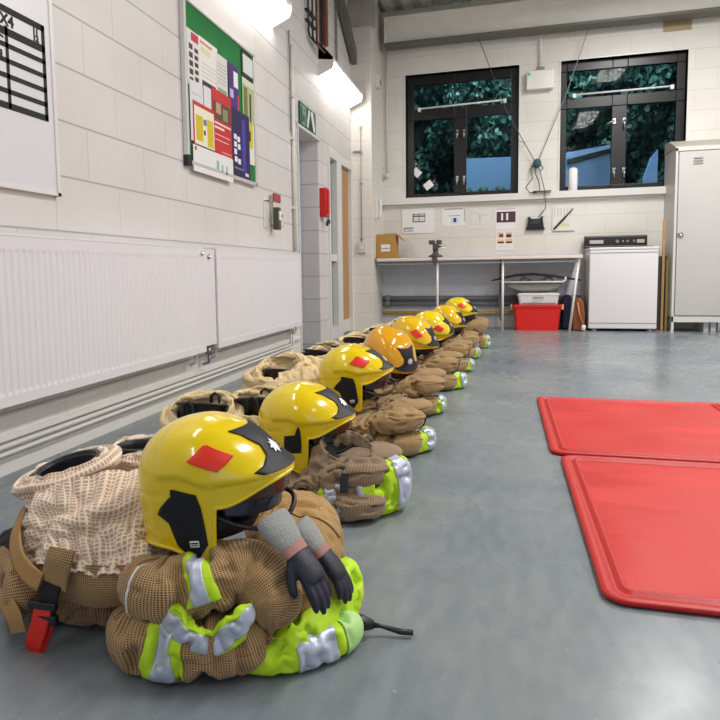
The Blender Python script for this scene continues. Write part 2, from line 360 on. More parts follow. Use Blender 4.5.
for i, (a, b) in enumerate(((.75, 2.15), (-1.9, -.5))): area('wall_lamp_light', (XL+.2, (a+b)/2, 2.7), (0, math.radians(-50), 0), .15, 1.4, 14, (1, .98, .95))

# ------------------------------------------------------------------ radiators
def radiator(y0, y1, label):
    t = thing('panel_radiator', label, 'radiator', (XL+.002, y0, .272), 0, 'panel radiators on the left wall')
    L = y1-y0; H = .588; mb = MB()
    x1 = .105; n = int((L-.10)/.0333); 
    # pressed front: shallow vertical flutes between a flat border
    pr = []; p0 = (L-n*.0333)/2
    pr += [(0, x1)]
    for k in range(n):
        a = p0+k*.0333; pr += [(a+.004, x1), (a+.011, x1-.0032), (a+.0225, x1-.0032), (a+.0295, x1)]
    pr += [(L, x1)]
    zs = [.0, .035, .05, H-.06, H-.045, H]
    vs = []; fs = []
    for zi, z in enumerate(zs):
        flat = zi in (0, 1, 4, 5)
        for (a, x) in pr: vs.append((x1 if flat else x, a, z))
    m_ = len(pr)
    for zi in range(len(zs)-1):
        for k in range(m_-1): fs.append((zi*m_+k, zi*m_+k+1, (zi+1)*m_+k+1, (zi+1)*m_+k))
    mb.add(vs, fs); mb.box(.06, x1-.008, .002, L-.002, .002, H-.002)
    mb.box(x1-.008, x1, -.004, 0, 0, H); mb.box(x1-.008, x1, L, L+.004, 0, H); mb.box(x1-.008, x1, 0, L, H-.001, H+.003)
    mb.build('front_panel', M_RAD, t)
    MB().box(.028, .042, .01, L-.01, .01, H-.02).build('back_panel', M_RAD, t, bevel=.004)
    g = MB(); g.box(.026, x1-.002, 0, L, H, H+.008)
    g.build('top_grille', M_RAD, t)
    for q in (-.006, L): 
        s = MB(); s.box(.024, x1-.004, q, q+.006, .004, H+.006); s.build('side_cover', M_RAD, t)
    for q in (.25, L-.25): MB().box(0, .03, q-.02, q+.02, .08, H-.1).build('bracket', M_TRIM, t)
    for q in (.04, L-.04):
        f = MB(); f.tube([(.06, q, .004), (.06, q, -.055), (.02, q, -.075)], .009, 8); f.build('pipe_tail', M_TRIM, t)
    return t
r1 = radiator(-.9, 3.315, 'long white ribbed panel radiator, the nearer one on the left wall')
MB().lathe([(.0, 0), (.013, .003), (.013, .016), (0, .02)], (.10, 4.19, .56), 12, 'x').build('bleed_cap', M_CHROME, r1)
r2 = radiator(3.49, 5.13, 'shorter white panel radiator beside the doorway opening')
v = MB(); v.lathe([(.016, 0), (.016, .03), (.012, .034), (.012, .06), (0, .062)], (.07, -.075, -.03), 12); v.tube([(.07, -.075, -.03), (.07, -.075, -.075), (.03, -.075, -.09)], .008, 8); v.tube([(.07, -.075, .0), (.07, .0, .02)], .008, 8)
v.build('radiator_valve', mat('dull_nickel', '8E9095', .3, .9), r2)
MB().box(.03, .098, -.158, -.02, .03, .585).build('link_plate', M_RAD, r2)
MB().lathe([(.0, 0), (.014, .002), (.014, .01), (0, .014)], (.098, -.10, .545), 12, 'x').build('cap_screw', M_CHROME, r2)

# heating pipes / trunking low on the left wall
t = MB(); t.box(XL, XL+.022, YF, 5.36, .128, .150); tr = struct('trim_dado_trunking', t, M_TRIM)
p = MB(); p.tube([(XL+.034, YF, .115), (XL+.034, 5.04, .115), (XL+.034, 5.04, .24)], .009, 8)
tag(p.build('heating_pipe', M_TRIM), 'upper thin white heating pipe running along the left wall under the radiators', 'pipe')
p = MB(); p.tube([(XL+.036, YF, .088), (XL+.036, 5.09, .088), (XL+.036, 5.09, .24)], .009, 8)
tag(p.build('heating_pipe', M_TRIM), 'lower thin white heating pipe nearest the skirting on the left wall', 'pipe')
for k, yy in enumerate((1.95, 3.0, 4.1, 5.0)):
    pass
struct('baseboard_left', MB().box(XL, XL+.008, YF, 5.38, 0, .07), M_TRIM)
# vertical conduit next to the opening
cd = MB(); cd.tube([(XL+.02, 5.25, .9), (XL+.02, 5.25, 2.62)], .014, 10)
for zz in (1.27, 1.85, 2.2): cd.box(XL, XL+.038, 5.225, 5.275, zz-.012, zz+.012)
tag(cd.build('conduit_pipe', M_TRIM), 'white vertical conduit on the left wall beside the doorway', 'conduit')
cd = MB(); cd.tube([(XL+.015, 5.20, 1.9), (XL+.015, 5.20, 2.72)], .006, 8)
tag(cd.build('cable', M_GREYMET), 'thin grey cable beside the white conduit on the left wall', 'cable')

# brown pipe loops high on the left wall
for k, (ya, yb, zb, x, lab) in enumerate(((5.72, 5.98, 2.86, .03, 'inner'), (5.78, 6.08, 2.84, .05, 'middle'), (5.86, 6.14, 2.82, .07, 'outer'))):
    m = MB(); m.tube([(XL+x, ya, ZC-.05), (XL+x, ya, zb+.03), (XL+x, ya+.03, zb), (XL+x, yb-.03, zb), (XL+x, yb, zb+.03), (XL+x, yb, ZC-.05)], .009, 8)
    if k == 0: m.box(XL, XL+.035, ya-.02, yb, 3.08, 3.09); m.box(XL, XL+.035, ya-.02, yb, 2.99, 3.0)
    tag(m.build('pipe_loop', M_BLACK if k < 2 else M_RUST), '%s loop of the dark pipe drop high on the left wall' % lab, 'pipe', 'dark pipe loops high on the left wall')
m = MB(); m.box(XL+.02, XL+.075, 6.17, 6.24, 2.92, ZC-.02); tag(m.build('rust_brown_duct', M_RUST), 'rust brown vertical duct beside the pipe loops', 'duct')
m = MB(); m.tube([(XL+.02, 6.78, 2.62), (XL+.02, 6.78, ZC)], .012, 8); tag(m.build('thin_conduit', M_GREYMET), 'thin grey conduit rising above the far wall lamp', 'conduit')

# ------------------------------------------------------------------ whiteboard with table (left edge)
wbd = thing('whiteboard', 'white wall board with a black ruled table reading 4X4', 'whiteboard', (XL, 2.22, 1.05))
MB().box(.003, .018, -1.6, 0, 0, 1.1, .003).build('panel', mat('whiteboard_face', 'E3E0E6', .35), wbd)
m = MB(); m.box(.003, .024, -.006, .012, -.012, 1.112); m.box(.003, .024, -1.61, .012, 1.1, 1.112); m.box(.003, .024, -1.61, .012, -.012, 0)
m.build('frame', M_TRIM, wbd)
m = MB(); xx0, xx1 = .0182, .0192
T0, T1 = -.62, -.035     # table extent along y (local)
zt, zb = .635, .275
for (a, b, c, d) in ((T0, T1, zt-.024, zt), (T0, T1, zt-.104, zt-.076), (T0, T1, zb-.004, zb+.02), (T0, T0+.012, zb, zt), (T1-.018, T1, zb, zt), (-.245, -.230, zb, zt-.07)):
    m.box(xx0, xx1, a, b, c, d)
for k in range(1, 5): 
    z = zt-.09-(zt-.09-zb)*k/5; m.box(xx0, xx1, T0, T1, z-.003, z+.015)
m.build('ruled_table', M_INK, wbd)
for s, yy, zz, sz in (('4X4', -.245, zt-.050, .055), ('C', -.268, zt-.126, .042), ('EL', -.272, zt-.180, .045), ('11', -.085, zt-.037, .032), ('12', -.085, zt-.063, .032)):
    text_mesh('lettering', s, sz, on_left(.0188, yy, zz), M_INK, wbd, bold=.002)

# ------------------------------------------------------------------ noticeboard with posters
nb = thing('noticeboard', 'green baize noticeboard in a white frame on the left wall', 'noticeboard', (XL, 3.34, 1.36))
MB().box(.004, .02, 0, 1.01, 0, .885).build('pinboard', M_GREEN, nb)
m = MB(); m.box(.002, .032, -.02, .004, -.02, .9); m.box(.002, .032, -.02, 1.03, -.02, .004); m.box(.002, .032, 1.005, 1.03, -.02, .9); m.box(.002, .032, -.02, 1.03, .88, .9)
m.build('frame', mat('anodised_frame', 'D8D6D4', .3, .3), nb, bevel=.003)
MB().box(.001, .035, -.024, .02, -.03, .03, .004).build('corner_cap', M_BLACK, nb)
POST = [0]
def poster(name, label, cat, y0, y1, z0, z1, col, layer, extra=(), tilt=0., group=None, text=()):
    """sheet on the noticeboard; y,z from the board's lower near corner"""
    t = thing(name, label, cat, (XL+.021+.0016*layer, 3.34, 1.36), 0, group or 'papers pinned to the noticeboard')
    m = MB(); m.box(0, .001, y0, y1, z0, z1); m.build('sheet', mat('sheet_'+col, col, .55), t)
    by = {}
    for (a, b, c, d, cc) in extra: by.setdefault(cc, []).append((a, b, c, d))
    for i, (cc, L) in enumerate(by.items()):
        m = MB()
        for (a, b, c, d) in L: m.box(.001, .0013+.0001*i, y0+a*(y1-y0), y0+b*(y1-y0), z0+c*(z1-z0), z0+d*(z1-z0))
        m.build('print', mat('sheet_'+cc, cc, .55), t)
    for s, u_, w_, sz, cc in text: text_mesh('lettering', s, sz, on_left(.0016, y0+u_*(y1-y0), z0+w_*(z1-z0)), mat('sheet_'+cc, cc, .55), t, depth=.0002)
    return t
lines = lambda a, b, c, d, n, cc, f=.45: [(a, b, c+(d-c)*k/n, c+(d-c)*(k+f)/n, cc) for k in range(n)]
poster('notice_sheet', 'curled white notice with black blocks and red triangle heading', 'notice', .02, .17, .43, .74, 'E4E0DC', 1,
       [(.15, .45, .05+.15*k, .15+.15*k, '3A3536') for k in range(5)]+[(.6, .9, .12+.13*k, .2+.13*k, '3A3536') for k in range(5)]+[(.35, .95, .82, .97, 'C0304A')])
poster('notice_sheet', 'white notice with yellow line, top centre of the noticeboard', 'notice', .17, .42, .44, .745, 'ECE9E4', 1, [(.05, .7, .88, .93, 'D98A80'), (.1, .6, .72, .82, 'E3DDA0')]+lines(.1, .9, .1, .6, 6, 'D3D0CC', .3))
poster('notice_sheet', 'pale grey notice left of the purple poster', 'notice', .40, .56, .38, .72, 'DDDBD8', 2, lines(.1, .9, .5, .9, 6, 'B9B6B4', .3)+[(.1, .9, .05, .4, '8DA08C')])
poster('poster', 'purple poster with white round badge near the top of the board', 'poster', .58, .74, .36, .72, '4B2A78', 2, [(.5, .95, .62, .9, 'F0EEF2'), (.2, .8, .05, .12, 'E8E4EC'), (.1, .45, .4, .55, 'C4B6DC'), (.85, 1, .1, .5, 'C83A5A')])
poster('notice_sheet', 'olive and white leaflet hanging at the far edge of the board', 'leaflet', .80, 1.02, .40, .69, 'B9BE8E', 3, [(.1, .4, .1, .8, '6E7D3E'), (.55, .7, .05, .7, '4B4438'), (0, 1, .85, 1, 'DADBC8')])
poster('notice_card', 'small black framed card at the far top corner of the board', 'card', .80, 1.02, .70, .87, '28332F', 3, [(.1, .9, .15, .88, 'DADFDC')])
poster('notice_sheet', 'tall white sheet with rounded arch shape on the lower left of the board', 'notice', .03, .20, .12, .46, 'E0DFE2', 3, lines(.15, .85, .3, .9, 5, 'CFCED2', .3))
poster('notice_sheet', 'white sheet in a black border at the middle left of the board', 'notice', .20, .38, .12, .50, '2A2A2C', 2, [(.06, .9, .02, .93, 'E2E1E4')])
poster('notice_sheet', 'yellow and white notice with black circles at the far edge', 'notice', .82, 1.00, .12, .50, 'E8E6DA', 2, [(.1, .85, .3, .75, 'D9C81E'), (.3, .65, .42, .6, '3A3310'), (.05, .95, .88, .95, '2B2C3C')])
poster('poster', 'red poster with a group photograph and white text', 'poster', .31, .60, .02, .49, 'C92B2E', 4, [(.05, .95, .62, .85, '5E4436'), (.2, .45, .7, .84, 'C59A80'), (.55, .8, .64, .8, '8A8F6A'), (.08, .95, .56, .585, 'F2DADA'), (.08, .6, .50, .53, 'F2DADA'), (.1, .9, .42, .43, 'F2DADA'), (.1, .8, .35, .36, 'F2DADA')]+lines(.45, .95, .08, .25, 4, 'E89AA0', .4))
poster('poster', 'red and white poster with two yellow panels', 'poster', .06, .34, .06, .35, 'C8312F', 5, [(.04, .96, .12, .92, 'EFEAD2'), (.1, .42, .25, .75, 'D6BE1A'), (.62, .92, .2, .75, 'D6BE1A'), (.46, .54, .4, .5, '1F1C12'), (.45, .6, .6, .72, '6C7C94'), (.04, .96, .13, .17, '4A3550')])
poster('notice_sheet', 'white sheet with small green print along the bottom of the board', 'notice', .04, .60, -.05, .10, 'EAE8E6', 6, [(.55, .62, .3, .7, '8CC0A4'), (.68, .72, .3, .6, '9AB0B8'), (.8, .84, .25, .6, '9AB0B8'), (.04, .08, .8, .95, 'B4552A')])
dk = poster('poster', 'dark indigo poster with four white emblem squares', 'poster', .60, .90, .0, .44, '241B4C', 5,
       [(.1, .25, .55, .63, 'EDEBF2'), (.28, .43, .53, .61, 'EDEBF2'), (.1, .25, .44, .52, 'EDEBF2'), (.3, .45, .42, .5, 'EDEBF2'), (.1, .25, .33, .41, 'EDEBF2'), (.12, .27, .22, .30, 'EDEBF2'), (.3, .45, .20, .28, 'EDEBF2'), (.7, .9, .05, .1, 'D8D5E4'), (.55, .75, .12, .9, '4A36A8'), (.1, .6, .12, .14, '8A86A8')])

# ------------------------------------------------------------------ exit sign, call points, fire sign
es = thing('exit_sign', 'green running man and arrow exit sign above the doorway opening', 'sign', (XL, 5.46, 2.01))
MB().box(.002, .014, 0, .50, 0, .21, .003).build('sign_face', mat('sign_green', '1E4A38', .4), es)
WS = mat('sign_white', 'E6ECE6', .5)
m = MB(); m.box(.0142, .0155, .02, .19, .02, .19); m.build('pictogram_panel', mat('sign_mint', '7FA596', .5), es)
G2 = mat('sign_green', '1E4A38')
def flatpoly(mb, polys, x0, x1):
    for p in polys: mb.prism(p, x0, x1, 'x')
m = MB(); flatpoly(m, [[(.03, .03), (.07, .03), (.07, .17), (.03, .17)], [(.11, .115), (.135, .10), (.15, .065), (.17, .04), (.155, .035), (.135, .055), (.12, .08), (.1, .05), (.085, .04), (.08, .05), (.095, .08)], [(.12, .14), (.145, .14), (.145, .165), (.12, .165)]], .0156, .0165); m.build('running_figure', G2, es)
m = MB(); flatpoly(m, [[(.22, .02), (.25, .02), (.31, .16), (.31, .19), (.27, .19), (.22, .08)], [(.34, .19), (.40, .19), (.47, .05), (.47, .02), (.42, .02), (.34, .15)]], .0142, .0158); m.build('arrow', WS, es)
cp = thing('door_control_panel', 'cream and red call point cluster on the wall left of the opening', 'call point', (XL, 4.68, 1.05))
MB().box(0, .03, .02, .25, .03, .27, .004).build('plate', mat('cream_plastic', 'D9CFC6', .45), cp)
m = MB(); m.box(.03, .04, 0.0, .16, .22, .28); m.build('red_label', mat('label_red', 'A8464A', .5), cp)
m = MB(); m.box(.03, .075, .0, .06, .0, .17, .004); m.build('lever_box', mat('dark_olive', '4E4B42', .5), cp)
m = MB(); m.box(.075, .085, .005, .045, .07, .14, .003); m.build('ivory_switch', M_PAPER, cp)
m = MB()
for k in range(3): m.box(.03, .035, .09+.05*k, .12+.05*k, .05+.03*k, .07+.03*k)
m.build('buttons', mat('grey_print', '77706C', .5), cp)
lv = thing('black_lever_handle', 'dark metal D handle on the left wall beside the call points', 'handle', (XL, 4.57, 1.09))
m = MB(); m.tube([(.0, 0, .17), (.05, 0, .17), (.055, .0, .0), (.05, .02, -.02), (.045, .05, .0), (.05, .05, .17), (0, .05, .17)], .006, 8); m.build('bar', M_GREYMET, lv)
MB().box(0, .006, -.02, .07, -.03, .19, .002).build('back_plate', M_WHITE, lv)
ph = thing('red_wall_telephone', 'red wall intercom handset box on the pier beside the opening', 'intercom', (XL, 6.09, 1.26))
MB().box(0, .07, 0, .13, 0, .28, .008).build('case', M_RED, ph)
MB().box(.07, .088, .02, .07, .03, .26, .006).build('handset', M_RED, ph)
m = MB(); m.tube([(.05, .09, 0), (.05, .10, -.05), (.05, .13, -.07), (.05, .155, -.03), (.05, .15, .02)], .005, 6); m.lathe([(.0, -.03), (.014, -.02), (.014, .015), (0, .02)], (.05, .10, -.06), 10); m.lathe([(.0, -.03), (.014, -.02), (.014, .015), (0, .02)], (.05, .165, -.035), 10)
m.build('hanging_plug', M_BLACK, ph)

# pilaster fittings
m = MB(); m.tube([(-1.72, 7.485, 2.125), (-1.62, 7.485, 2.125)], .010, 8)
tag(m.build('pipe_stub', M_GREYMET), 'short grey pipe stub across the pilaster at door head height', 'pipe')
sw = thing('light_switch', 'white surface switch box on the pilaster with conduit above', 'switch', (-1.627, 7.5, 1.0))
MB().box(-.05, .05, -.03, 0, -.065, .06, .004).build('switch_box', mat('pale_grey_plastic', 'CFCDCB', .4), sw)
MB().box(-.015, .015, -.036, -.03, -.02, .02, .002).build('rocker', M_WHITE, sw)
m = MB(); m.tube([(0, -.014, .06), (0, -.014, 1.42)], .006, 8)
for zz in (.10, .75, 1.10, 1.40): m.box(-.018, .018, -.02, 0, zz-.008, zz+.008)
m.build('conduit', mat('pewter', 'A5A29C', .45, .4), sw)
al = thing('alarm_sounder', 'small white sounder box high on the side of the pilaster', 'alarm', (-1.5, 7.8, 2.98))
MB().box(0, .055, -.06, .06, -.06, .08, .006).build('case', M_WHITE, al); MB().box(.055, .06, -.03, .03, -.03, .04, .002).build('grille', M_GREYMET, al)
tp = thing('wall_telephone', 'white handset hanging on the side of the pilaster above the box', 'telephone', (-1.5, 7.72, 1.47))
MB().box(0, .03, -.05, .05, -.12, .11, .008).build('cradle', M_WHITE, tp)
m = MB(); m.tube([(.04, 0, .10), (.06, 0, .09), (.068, 0, 0), (.06, 0, -.10), (.04, 0, -.11)], [.018, .017, .012, .017, .018], 8); m.build('handset', M_WHITE, tp)
cd = MB(); cd.tube([(-1.435, YB-.014, 1.93), (-1.44, YB-.014, 3.46)], .010, 8); cd.lathe([(0, -.04), (.03, -.03), (.034, .01), (.01, .03)], (-1.435, YB-.03, 1.93), 12)
tag(cd.build('conduit_pipe', M_TRIM), 'white conduit ending in a round outlet left of the first window', 'conduit')
em = thing('emergency_light', 'white emergency light box hanging between the two windows', 'lamp', (.41, YB, 2.95))
MB().box(-.155, .15, -.09, 0, -.115, .10, .01).build('case', M_WHITE, em)
MB().box(-.145, -.115, -.092, -.089, .045, .08).build('indicator', mat('indicator_green', '4FC08A', .4), em)
MB().box(-.05, .05, -.07, -.02, .10, .14, .006).build('gland_block', M_GREYMET, em)
m = MB(); m.tube([(0, -.04, .13), (0, -.04, .85)], .013, 8); m.build('conduit', M_TRIM, em)
vg = thing('air_vent', 'beige painted vent cover high on the end wall at the right', 'vent', (1.87, YB, 3.45))
MB().box(-.14, .15, -.012, 0, -.085, .05, .003).build('cover', mat('beige_cover', 'A8956F', .6, var=.1), vg)

# cords tied on a hook between the windows
HX, HY, HZ = .385, YB-.05, 1.98
cord = MB()
cord.tube([(-.30, YB-.15, 3.46), (.03, YB-.1, 2.6), (.36, HY, 2.0)], .005, 6)
cord.tube([(.36, HY, 2.0), (.31, HY, 1.9), (.335, HY, 1.8), (.26, HY, 1.70), (.30, YB-.09, 1.63), (.38, YB-.10, 1.625)], .006, 6)
cord.tube([(.36, HY, 1.96), (.37, HY, 1.85), (.41, HY, 1.75), (.42, YB-.09, 1.64)], .006, 6)
cord.tube([(.40, HY, 1.96), (.44, HY, 1.80), (.47, YB-.09, 1.66), (.485, YB-.10, 1.52), (.49, YB-.03, 1.44), (.41, YB-.05, 1.34)], .005, 6)
tag(cord.build('looped_cord', mat('grey_cord', '55565A', .7)), 'grey cord looping down from the hook to the black device', 'cord')
c2 = MB(); c2.tube([(.93, YB-.15, 3.46), (.70, YB-.1, 2.75), (.40, HY, 2.0)], .005, 6)
tag(c2.build('blind_cord', mat('pale_cord', '8C8A86', .7)), 'pale cord running up to the right from the hook between the windows', 'cord')
hk = MB(); hk.lathe([(0, -.05), (.045, -.03), (.05, .02), (.03, .05), (0, .06)], (HX, HY-.01, 1.97), 12); hk.tube([(HX+.05, HY, 1.95), (HX+.07, HY-.02, 1.91), (HX+.04, HY-.02, 1.88)], .006, 6); hk.box(HX-.02, HX+.02, HY, YB, 1.93, 2.02)
tag(hk.build('cord_knot', mat('teal_grey', '3F5560', .6)), 'dark knot of cord on its hook between the two windows', 'cord')
cl = MB(); cl.box(.34, .55, YB-.12, YB-.075, 1.633, 1.643)
tag(cl.build('flat_clip', M_BLACK), 'thin dark bar lying on the window board under the cords', 'bar')
cz = MB(); cz.tube([(.16, YB-.03, 2.27), (.24, YB-.06, 2.22), (.22, YB-.02, 2.18)], .004, 6)
tag(cz.build('wall_hook', M_GREYMET), 'small wire hook on the wall right of the first window', 'hook')

for (cx_, cz_, a, lab) in ((-1.075, 1.965, .75, 'white square sticker at the left side of the left window pane'), (-.925, 1.80, -.65, 'tilted white rounded sticker low on the left window pane')):
    m = MB(); m.box(-.055, .055, -.002, 0, -.045, .045); o = m.build('window_sticker', M_PAPER, bevel=.0008); o.location = (cx_, YB+.093, cz_); o.rotation_euler = (0, a, 0)
    tag(o, lab, 'sticker', 'white stickers on the left window')
jar = MB(); jar.lathe([(.045, 0), (.052, .01), (.052, .25), (.03, .27), (0, .272)], (.80, YB+.03, 1.641), 16)
tag(jar.build('white_canister', M_PAPER), 'white canister standing on the sill of the right window', 'canister')
# ------------------------------------------------------------------ papers on the end wall
def wall_paper(name, label, cat, x0, x1, z0, z1, extra=(), text=(), col='EDEBEA', text_col='2A282C', th=.002, curl=0.):
    t = thing(name, label, cat, (x0, YB-.002, z0), 0, 'papers on the end wall above the bench')
    w, h = x1-x0, z1-z0
    MB().box(0, w, -th, 0, 0, h).build('sheet', mat('sheet_'+col, col, .6), t)
    by = {}
    for (a, b, c, d, cc) in extra: by.setdefault(cc, []).append((a, b, c, d))
    for i, (cc, L) in enumerate(by.items()):
        m = MB()
        for (a, b, c, d) in L: m.box(a*w, b*w, -th-.0006-.0001*i, -th, c*h, d*h)
        m.build('print', mat('sheet_'+cc, cc, .6), t)
    return t
grid = [(.33, .36, .45, .8, '2E2C30'), (.33, .72, .45, .49, '2E2C30'), (.36, .72, .76, .79, '4A484C'), (.36, .72, .66, .72, '5A585C'), (.52, .54, .49, .8, '2E2C30'), (.36, .72, .56, .58, '8A888C'), (.70, .72, .45, .8, '4A484C')]
wall_paper('wall_chart', 'large white chart with black grid, leftmost on the end wall', 'chart', -1.25, -.84, 1.19, 1.50, grid+[(.06, .36, .20, .24, '5A585C'), (.06, .36, .08, .1, '8A888C'), (.06, .09, .08, .22, '5A585C'), (.15, .33, .12, .17, 'B0AEB2')], th=.006)
wall_paper('wall_notice', 'white notice with blue and black picture below the first window', 'notice', -.745, -.46, 1.27, 1.50, [(.1, .9, .88, .93, '8A868C'), (.3, .8, .52, .56, '9A969C'), (.4, .72, .12, .42, 'CCD4F2'), (.5, .62, .2, .42, '23304E'), (.95, 1, .2, .9, 'B8B4B0')])
wall_paper('wall_notice', 'faint pencil line drawing sheet in the middle of the end wall', 'notice', -.42, -.15, 1.22, 1.495, [(.1, .9, .2, .22, 'CFCBC8'), (.1, .12, .2, .8, 'CFCBC8'), (.5, .54, .3, .7, 'B9B4B2'), (.6, .9, .6, .64, 'CFCBC8'), (.15, .4, .7, .74, 'CFCBC8')], col='E0DDDA')
wall_paper('wall_notice', 'sheet with a dark plum panel and two white figures', 'notice', -.095, .155, 1.20, 1.46, [(.06, .96, .35, .85, '4A2F38'), (.06, .96, .95, 1, 'D8B4BC'), (.28, .37, .45, .78, 'F0E8EA'), (.52, .61, .45, .78, 'F0E8EA')], col='ECE6E8')
wall_paper('wall_notice', 'sheet with four orange and black pictures under the plum notice', 'notice', -.085, .12, .95, 1.195, [(.08, .45, .62, .92, 'E8C4A4'), (.55, .95, .62, .92, 'E8BFA0'), (.08, .48, .34, .55, 'E8C4A4'), (.55, .95, .34, .58, 'E8B49C'), (.18, .42, .66, .82, '5A4A3E'), (.6, .88, .64, .8, '4A2E20'), (.1, .46, .36, .44, '3A2A1E'), (.58, .93, .36, .44, '3A2218'), (.15, .85, .2, .22, 'C8C4C8')])
cb = wall_paper('clipboard_chart', 'ruled sheet on a board with a black pen tied diagonally', 'clipboard', .57, .83, 1.16, 1.46, [(.08+.14*k, .13+.14*k, .6, .95, 'C9C6C4') for k in range(6)]+[(.4, .75, .2, .32, 'D6D69A'), (.02, .98, 0, .03, '8C8984')], col='E4E1DC', th=.008)
m = MB(); m.tube([(.02, -.02, .03), (.13, -.022, .15), (.235, -.022, .27)], [.010, .012, .004], 8); m.build('pen', M_BLACK, cb)
dv = thing('black_wall_device', 'black handheld unit hanging on the wall below its cord', 'device', (.375, YB, 1.27))
m = MB(); m.prism([(-.10, -.065), (.10, -.065), (.085, .05), (.095, .08), (.06, .07), (.05, .05), (-.05, .05), (-.06, .075), (-.09, .075), (-.08, .05)], -.055, 0); m.build('case', M_BLACK, dv, bevel=.008)
MB().box(-.05, .05, -.062, -.055, -.02, .03, .003).build('front_panel', mat('dark_graphite', '33353A', .3), dv)
MB().box(-.11, .11, -.05, 0, -.08, -.062, .004).build('bracket', M_BLACK, dv)

# ------------------------------------------------------------------ bench and things on it
wk = thing('workbench', 'long narrow wall bench with pale edge and slim white legs', 'workbench', (0, 0, 0))
MB().box(-1.5, .862, 7.62, YB, .845, .872).build('worktop', mat('worktop_brown', '8C7F70', .45, var=.15, vscale=10), wk)
MB().box(-1.47, .855, 7.605, 7.62, .832, .868, .003).build('edge_strip', mat('edge_cream', 'EADCD2', .4), wk)
for (x0, x1, xb) in ((-.75, -.75, 0), (.0, .0, 0), (.826, .735, 0)):
    m = MB(); m.tube([(x0, 7.66, .845), (x1, 7.66, .0)], .014, 10); m.build('leg', M_WHITE, wk)
MB().tube([(-1.48, 7.70, .80), (.83, 7.70, .80)], .012, 8).build('front_rail', M_WHITE, wk)
bx = thing('cardboard_box', 'brown cardboard box with white label on the bench', 'box', (-1.375, 7.81, .873))
CB = mat('cardboard', 'B98A45', .75, var=.12)
m = MB(); m.box(-.12, .12, -.1, .12, 0, .29); m.build('body', CB, bx, bevel=.004)
m = MB(); m.prism([(.12, .285), (.195, .21), (.20, .215), (.125, .295)], -.1, .12); m.build('flap', CB, bx)
m = MB(); m.prism([(-.12, .285), (-.128, .20), (-.122, .20), (-.115, .295)], -.1, .12); m.build('flap', mat('card_pale', 'D9C9A0', .7), bx)
m = MB(); m.prism([(-.02, .292), (.12, .292), (.12, .296), (-.02, .296)], -.1, .12); m.build('flap', CB, bx)
MB().box(-.06, .05, -.104, -.1, .08, .165).build('label', M_PAPER, bx)
m = MB()
for k in range(6): m.box(-.048+.015*k, -.038+.015*k, -.106, -.104, .112, .122)
m.build('print', M_INK, bx)
ls = thing('leaning_sheet', 'pale sheet of card leaning on the wall beside the box', 'card', (-1.10, 7.9, .873))
m = MB(); m.prism([(-.10, 0), (.06, 0), (-.02, .21), (-.10, .27)], .15, .16); m.build('sheet', mat('sheet_D8D2C8', 'D8D2C8', .7), ls)
vz = thing('bench_vice', 'small dark metal bench vice clamped at the front of the bench', 'vice', (-.775, 7.66, .873))
M_IRON = mat('cast_iron', '5B5350', .45, .5, var=.3, vscale=30)
m = MB(); m.lathe([(.085, 0), (.08, .02), (.04, .035), (.03, .07), (.035, .09)], (0, .03, 0), 16); m.build('base', M_IRON, vz)
m = MB(); m.box(-.075, -.01, -.02, .09, .15, .20, .006); m.box(-.03, .03, -.02, .09, .08, .16, .006); m.build('fixed_jaw', M_IRON, vz)
m = MB(); m.box(.012, .07, -.02, .09, .15, .20, .006); m.box(-.02, .05, 0, .06, .11, .14, .004); m.build('sliding_jaw', M_IRON, vz)
m = MB(); m.tube([(.03, .03, .125), (.10, .03, .125)], .008, 8); m.tube([(.10, -.04, .10), (.10, .09, .15)], .005, 8); m.build('screw_handle', M_CHROME, vz)
m = MB(); m.box(-.03, .03, -.075, -.055, -.07, .0, .004); m.tube([(0, -.065, -.06), (0, -.065, -.10)], .006, 8); m.build('clamp', M_IRON, vz)
# shelf bracket with hoses under the bench
sh = thing('hose_rack', 'white rail rack under the bench with hanging grey sling', 'rack', (0, 0, 0))
m = MB(); m.tube([(.0, 7.72, .565), (.66, 7.72, .565), (.69, 7.72, .585), (.69, 7.72, .62)], .012, 8); m.box(-.01, .68, 7.73, 8.15, .555, .566); m.build('rail', M_WHITE, sh)
m = MB(); m.prism([(.02, .555), (.66, .555), (.62, .49), (.5, .455), (.2, .455), (.06, .50)], 7.74, 8.12); m.build('sling', mat('grey_canvas', '8E8A84', .7, var=.1), sh, bevel=.02)
hs = thing('black_hose', 'black bowed hose lying across the rack under the bench', 'hose', (0, 0, 0))
m = MB(); m.tube([(-.13, 7.76, .585), (.0, 7.76, .615), (.15, 7.76, .645), (.34, 7.76, .655), (.55, 7.76, .635), (.72, 7.76, .605), (.86, 7.76, .58)], [.008, .013, .015, .015, .014, .013, .008], 8); m.build('hose', M_BLACK, hs)
for k, xx in enumerate((.25, .5)):
    g = MB(); g.tube([(xx-.05, 7.8, .58), (xx-.02, 7.8, .61), (xx+.03, 7.8, .61), (xx+.06, 7.8, .58)], .014, 8)
    tag(g.build('hose_coupling', mat('dull_brass', '8A7350', .35, .8)), ('left' if k == 0 else 'right')+' of two brass couplings on the rack under the bench', 'coupling', 'brass couplings on the rack')
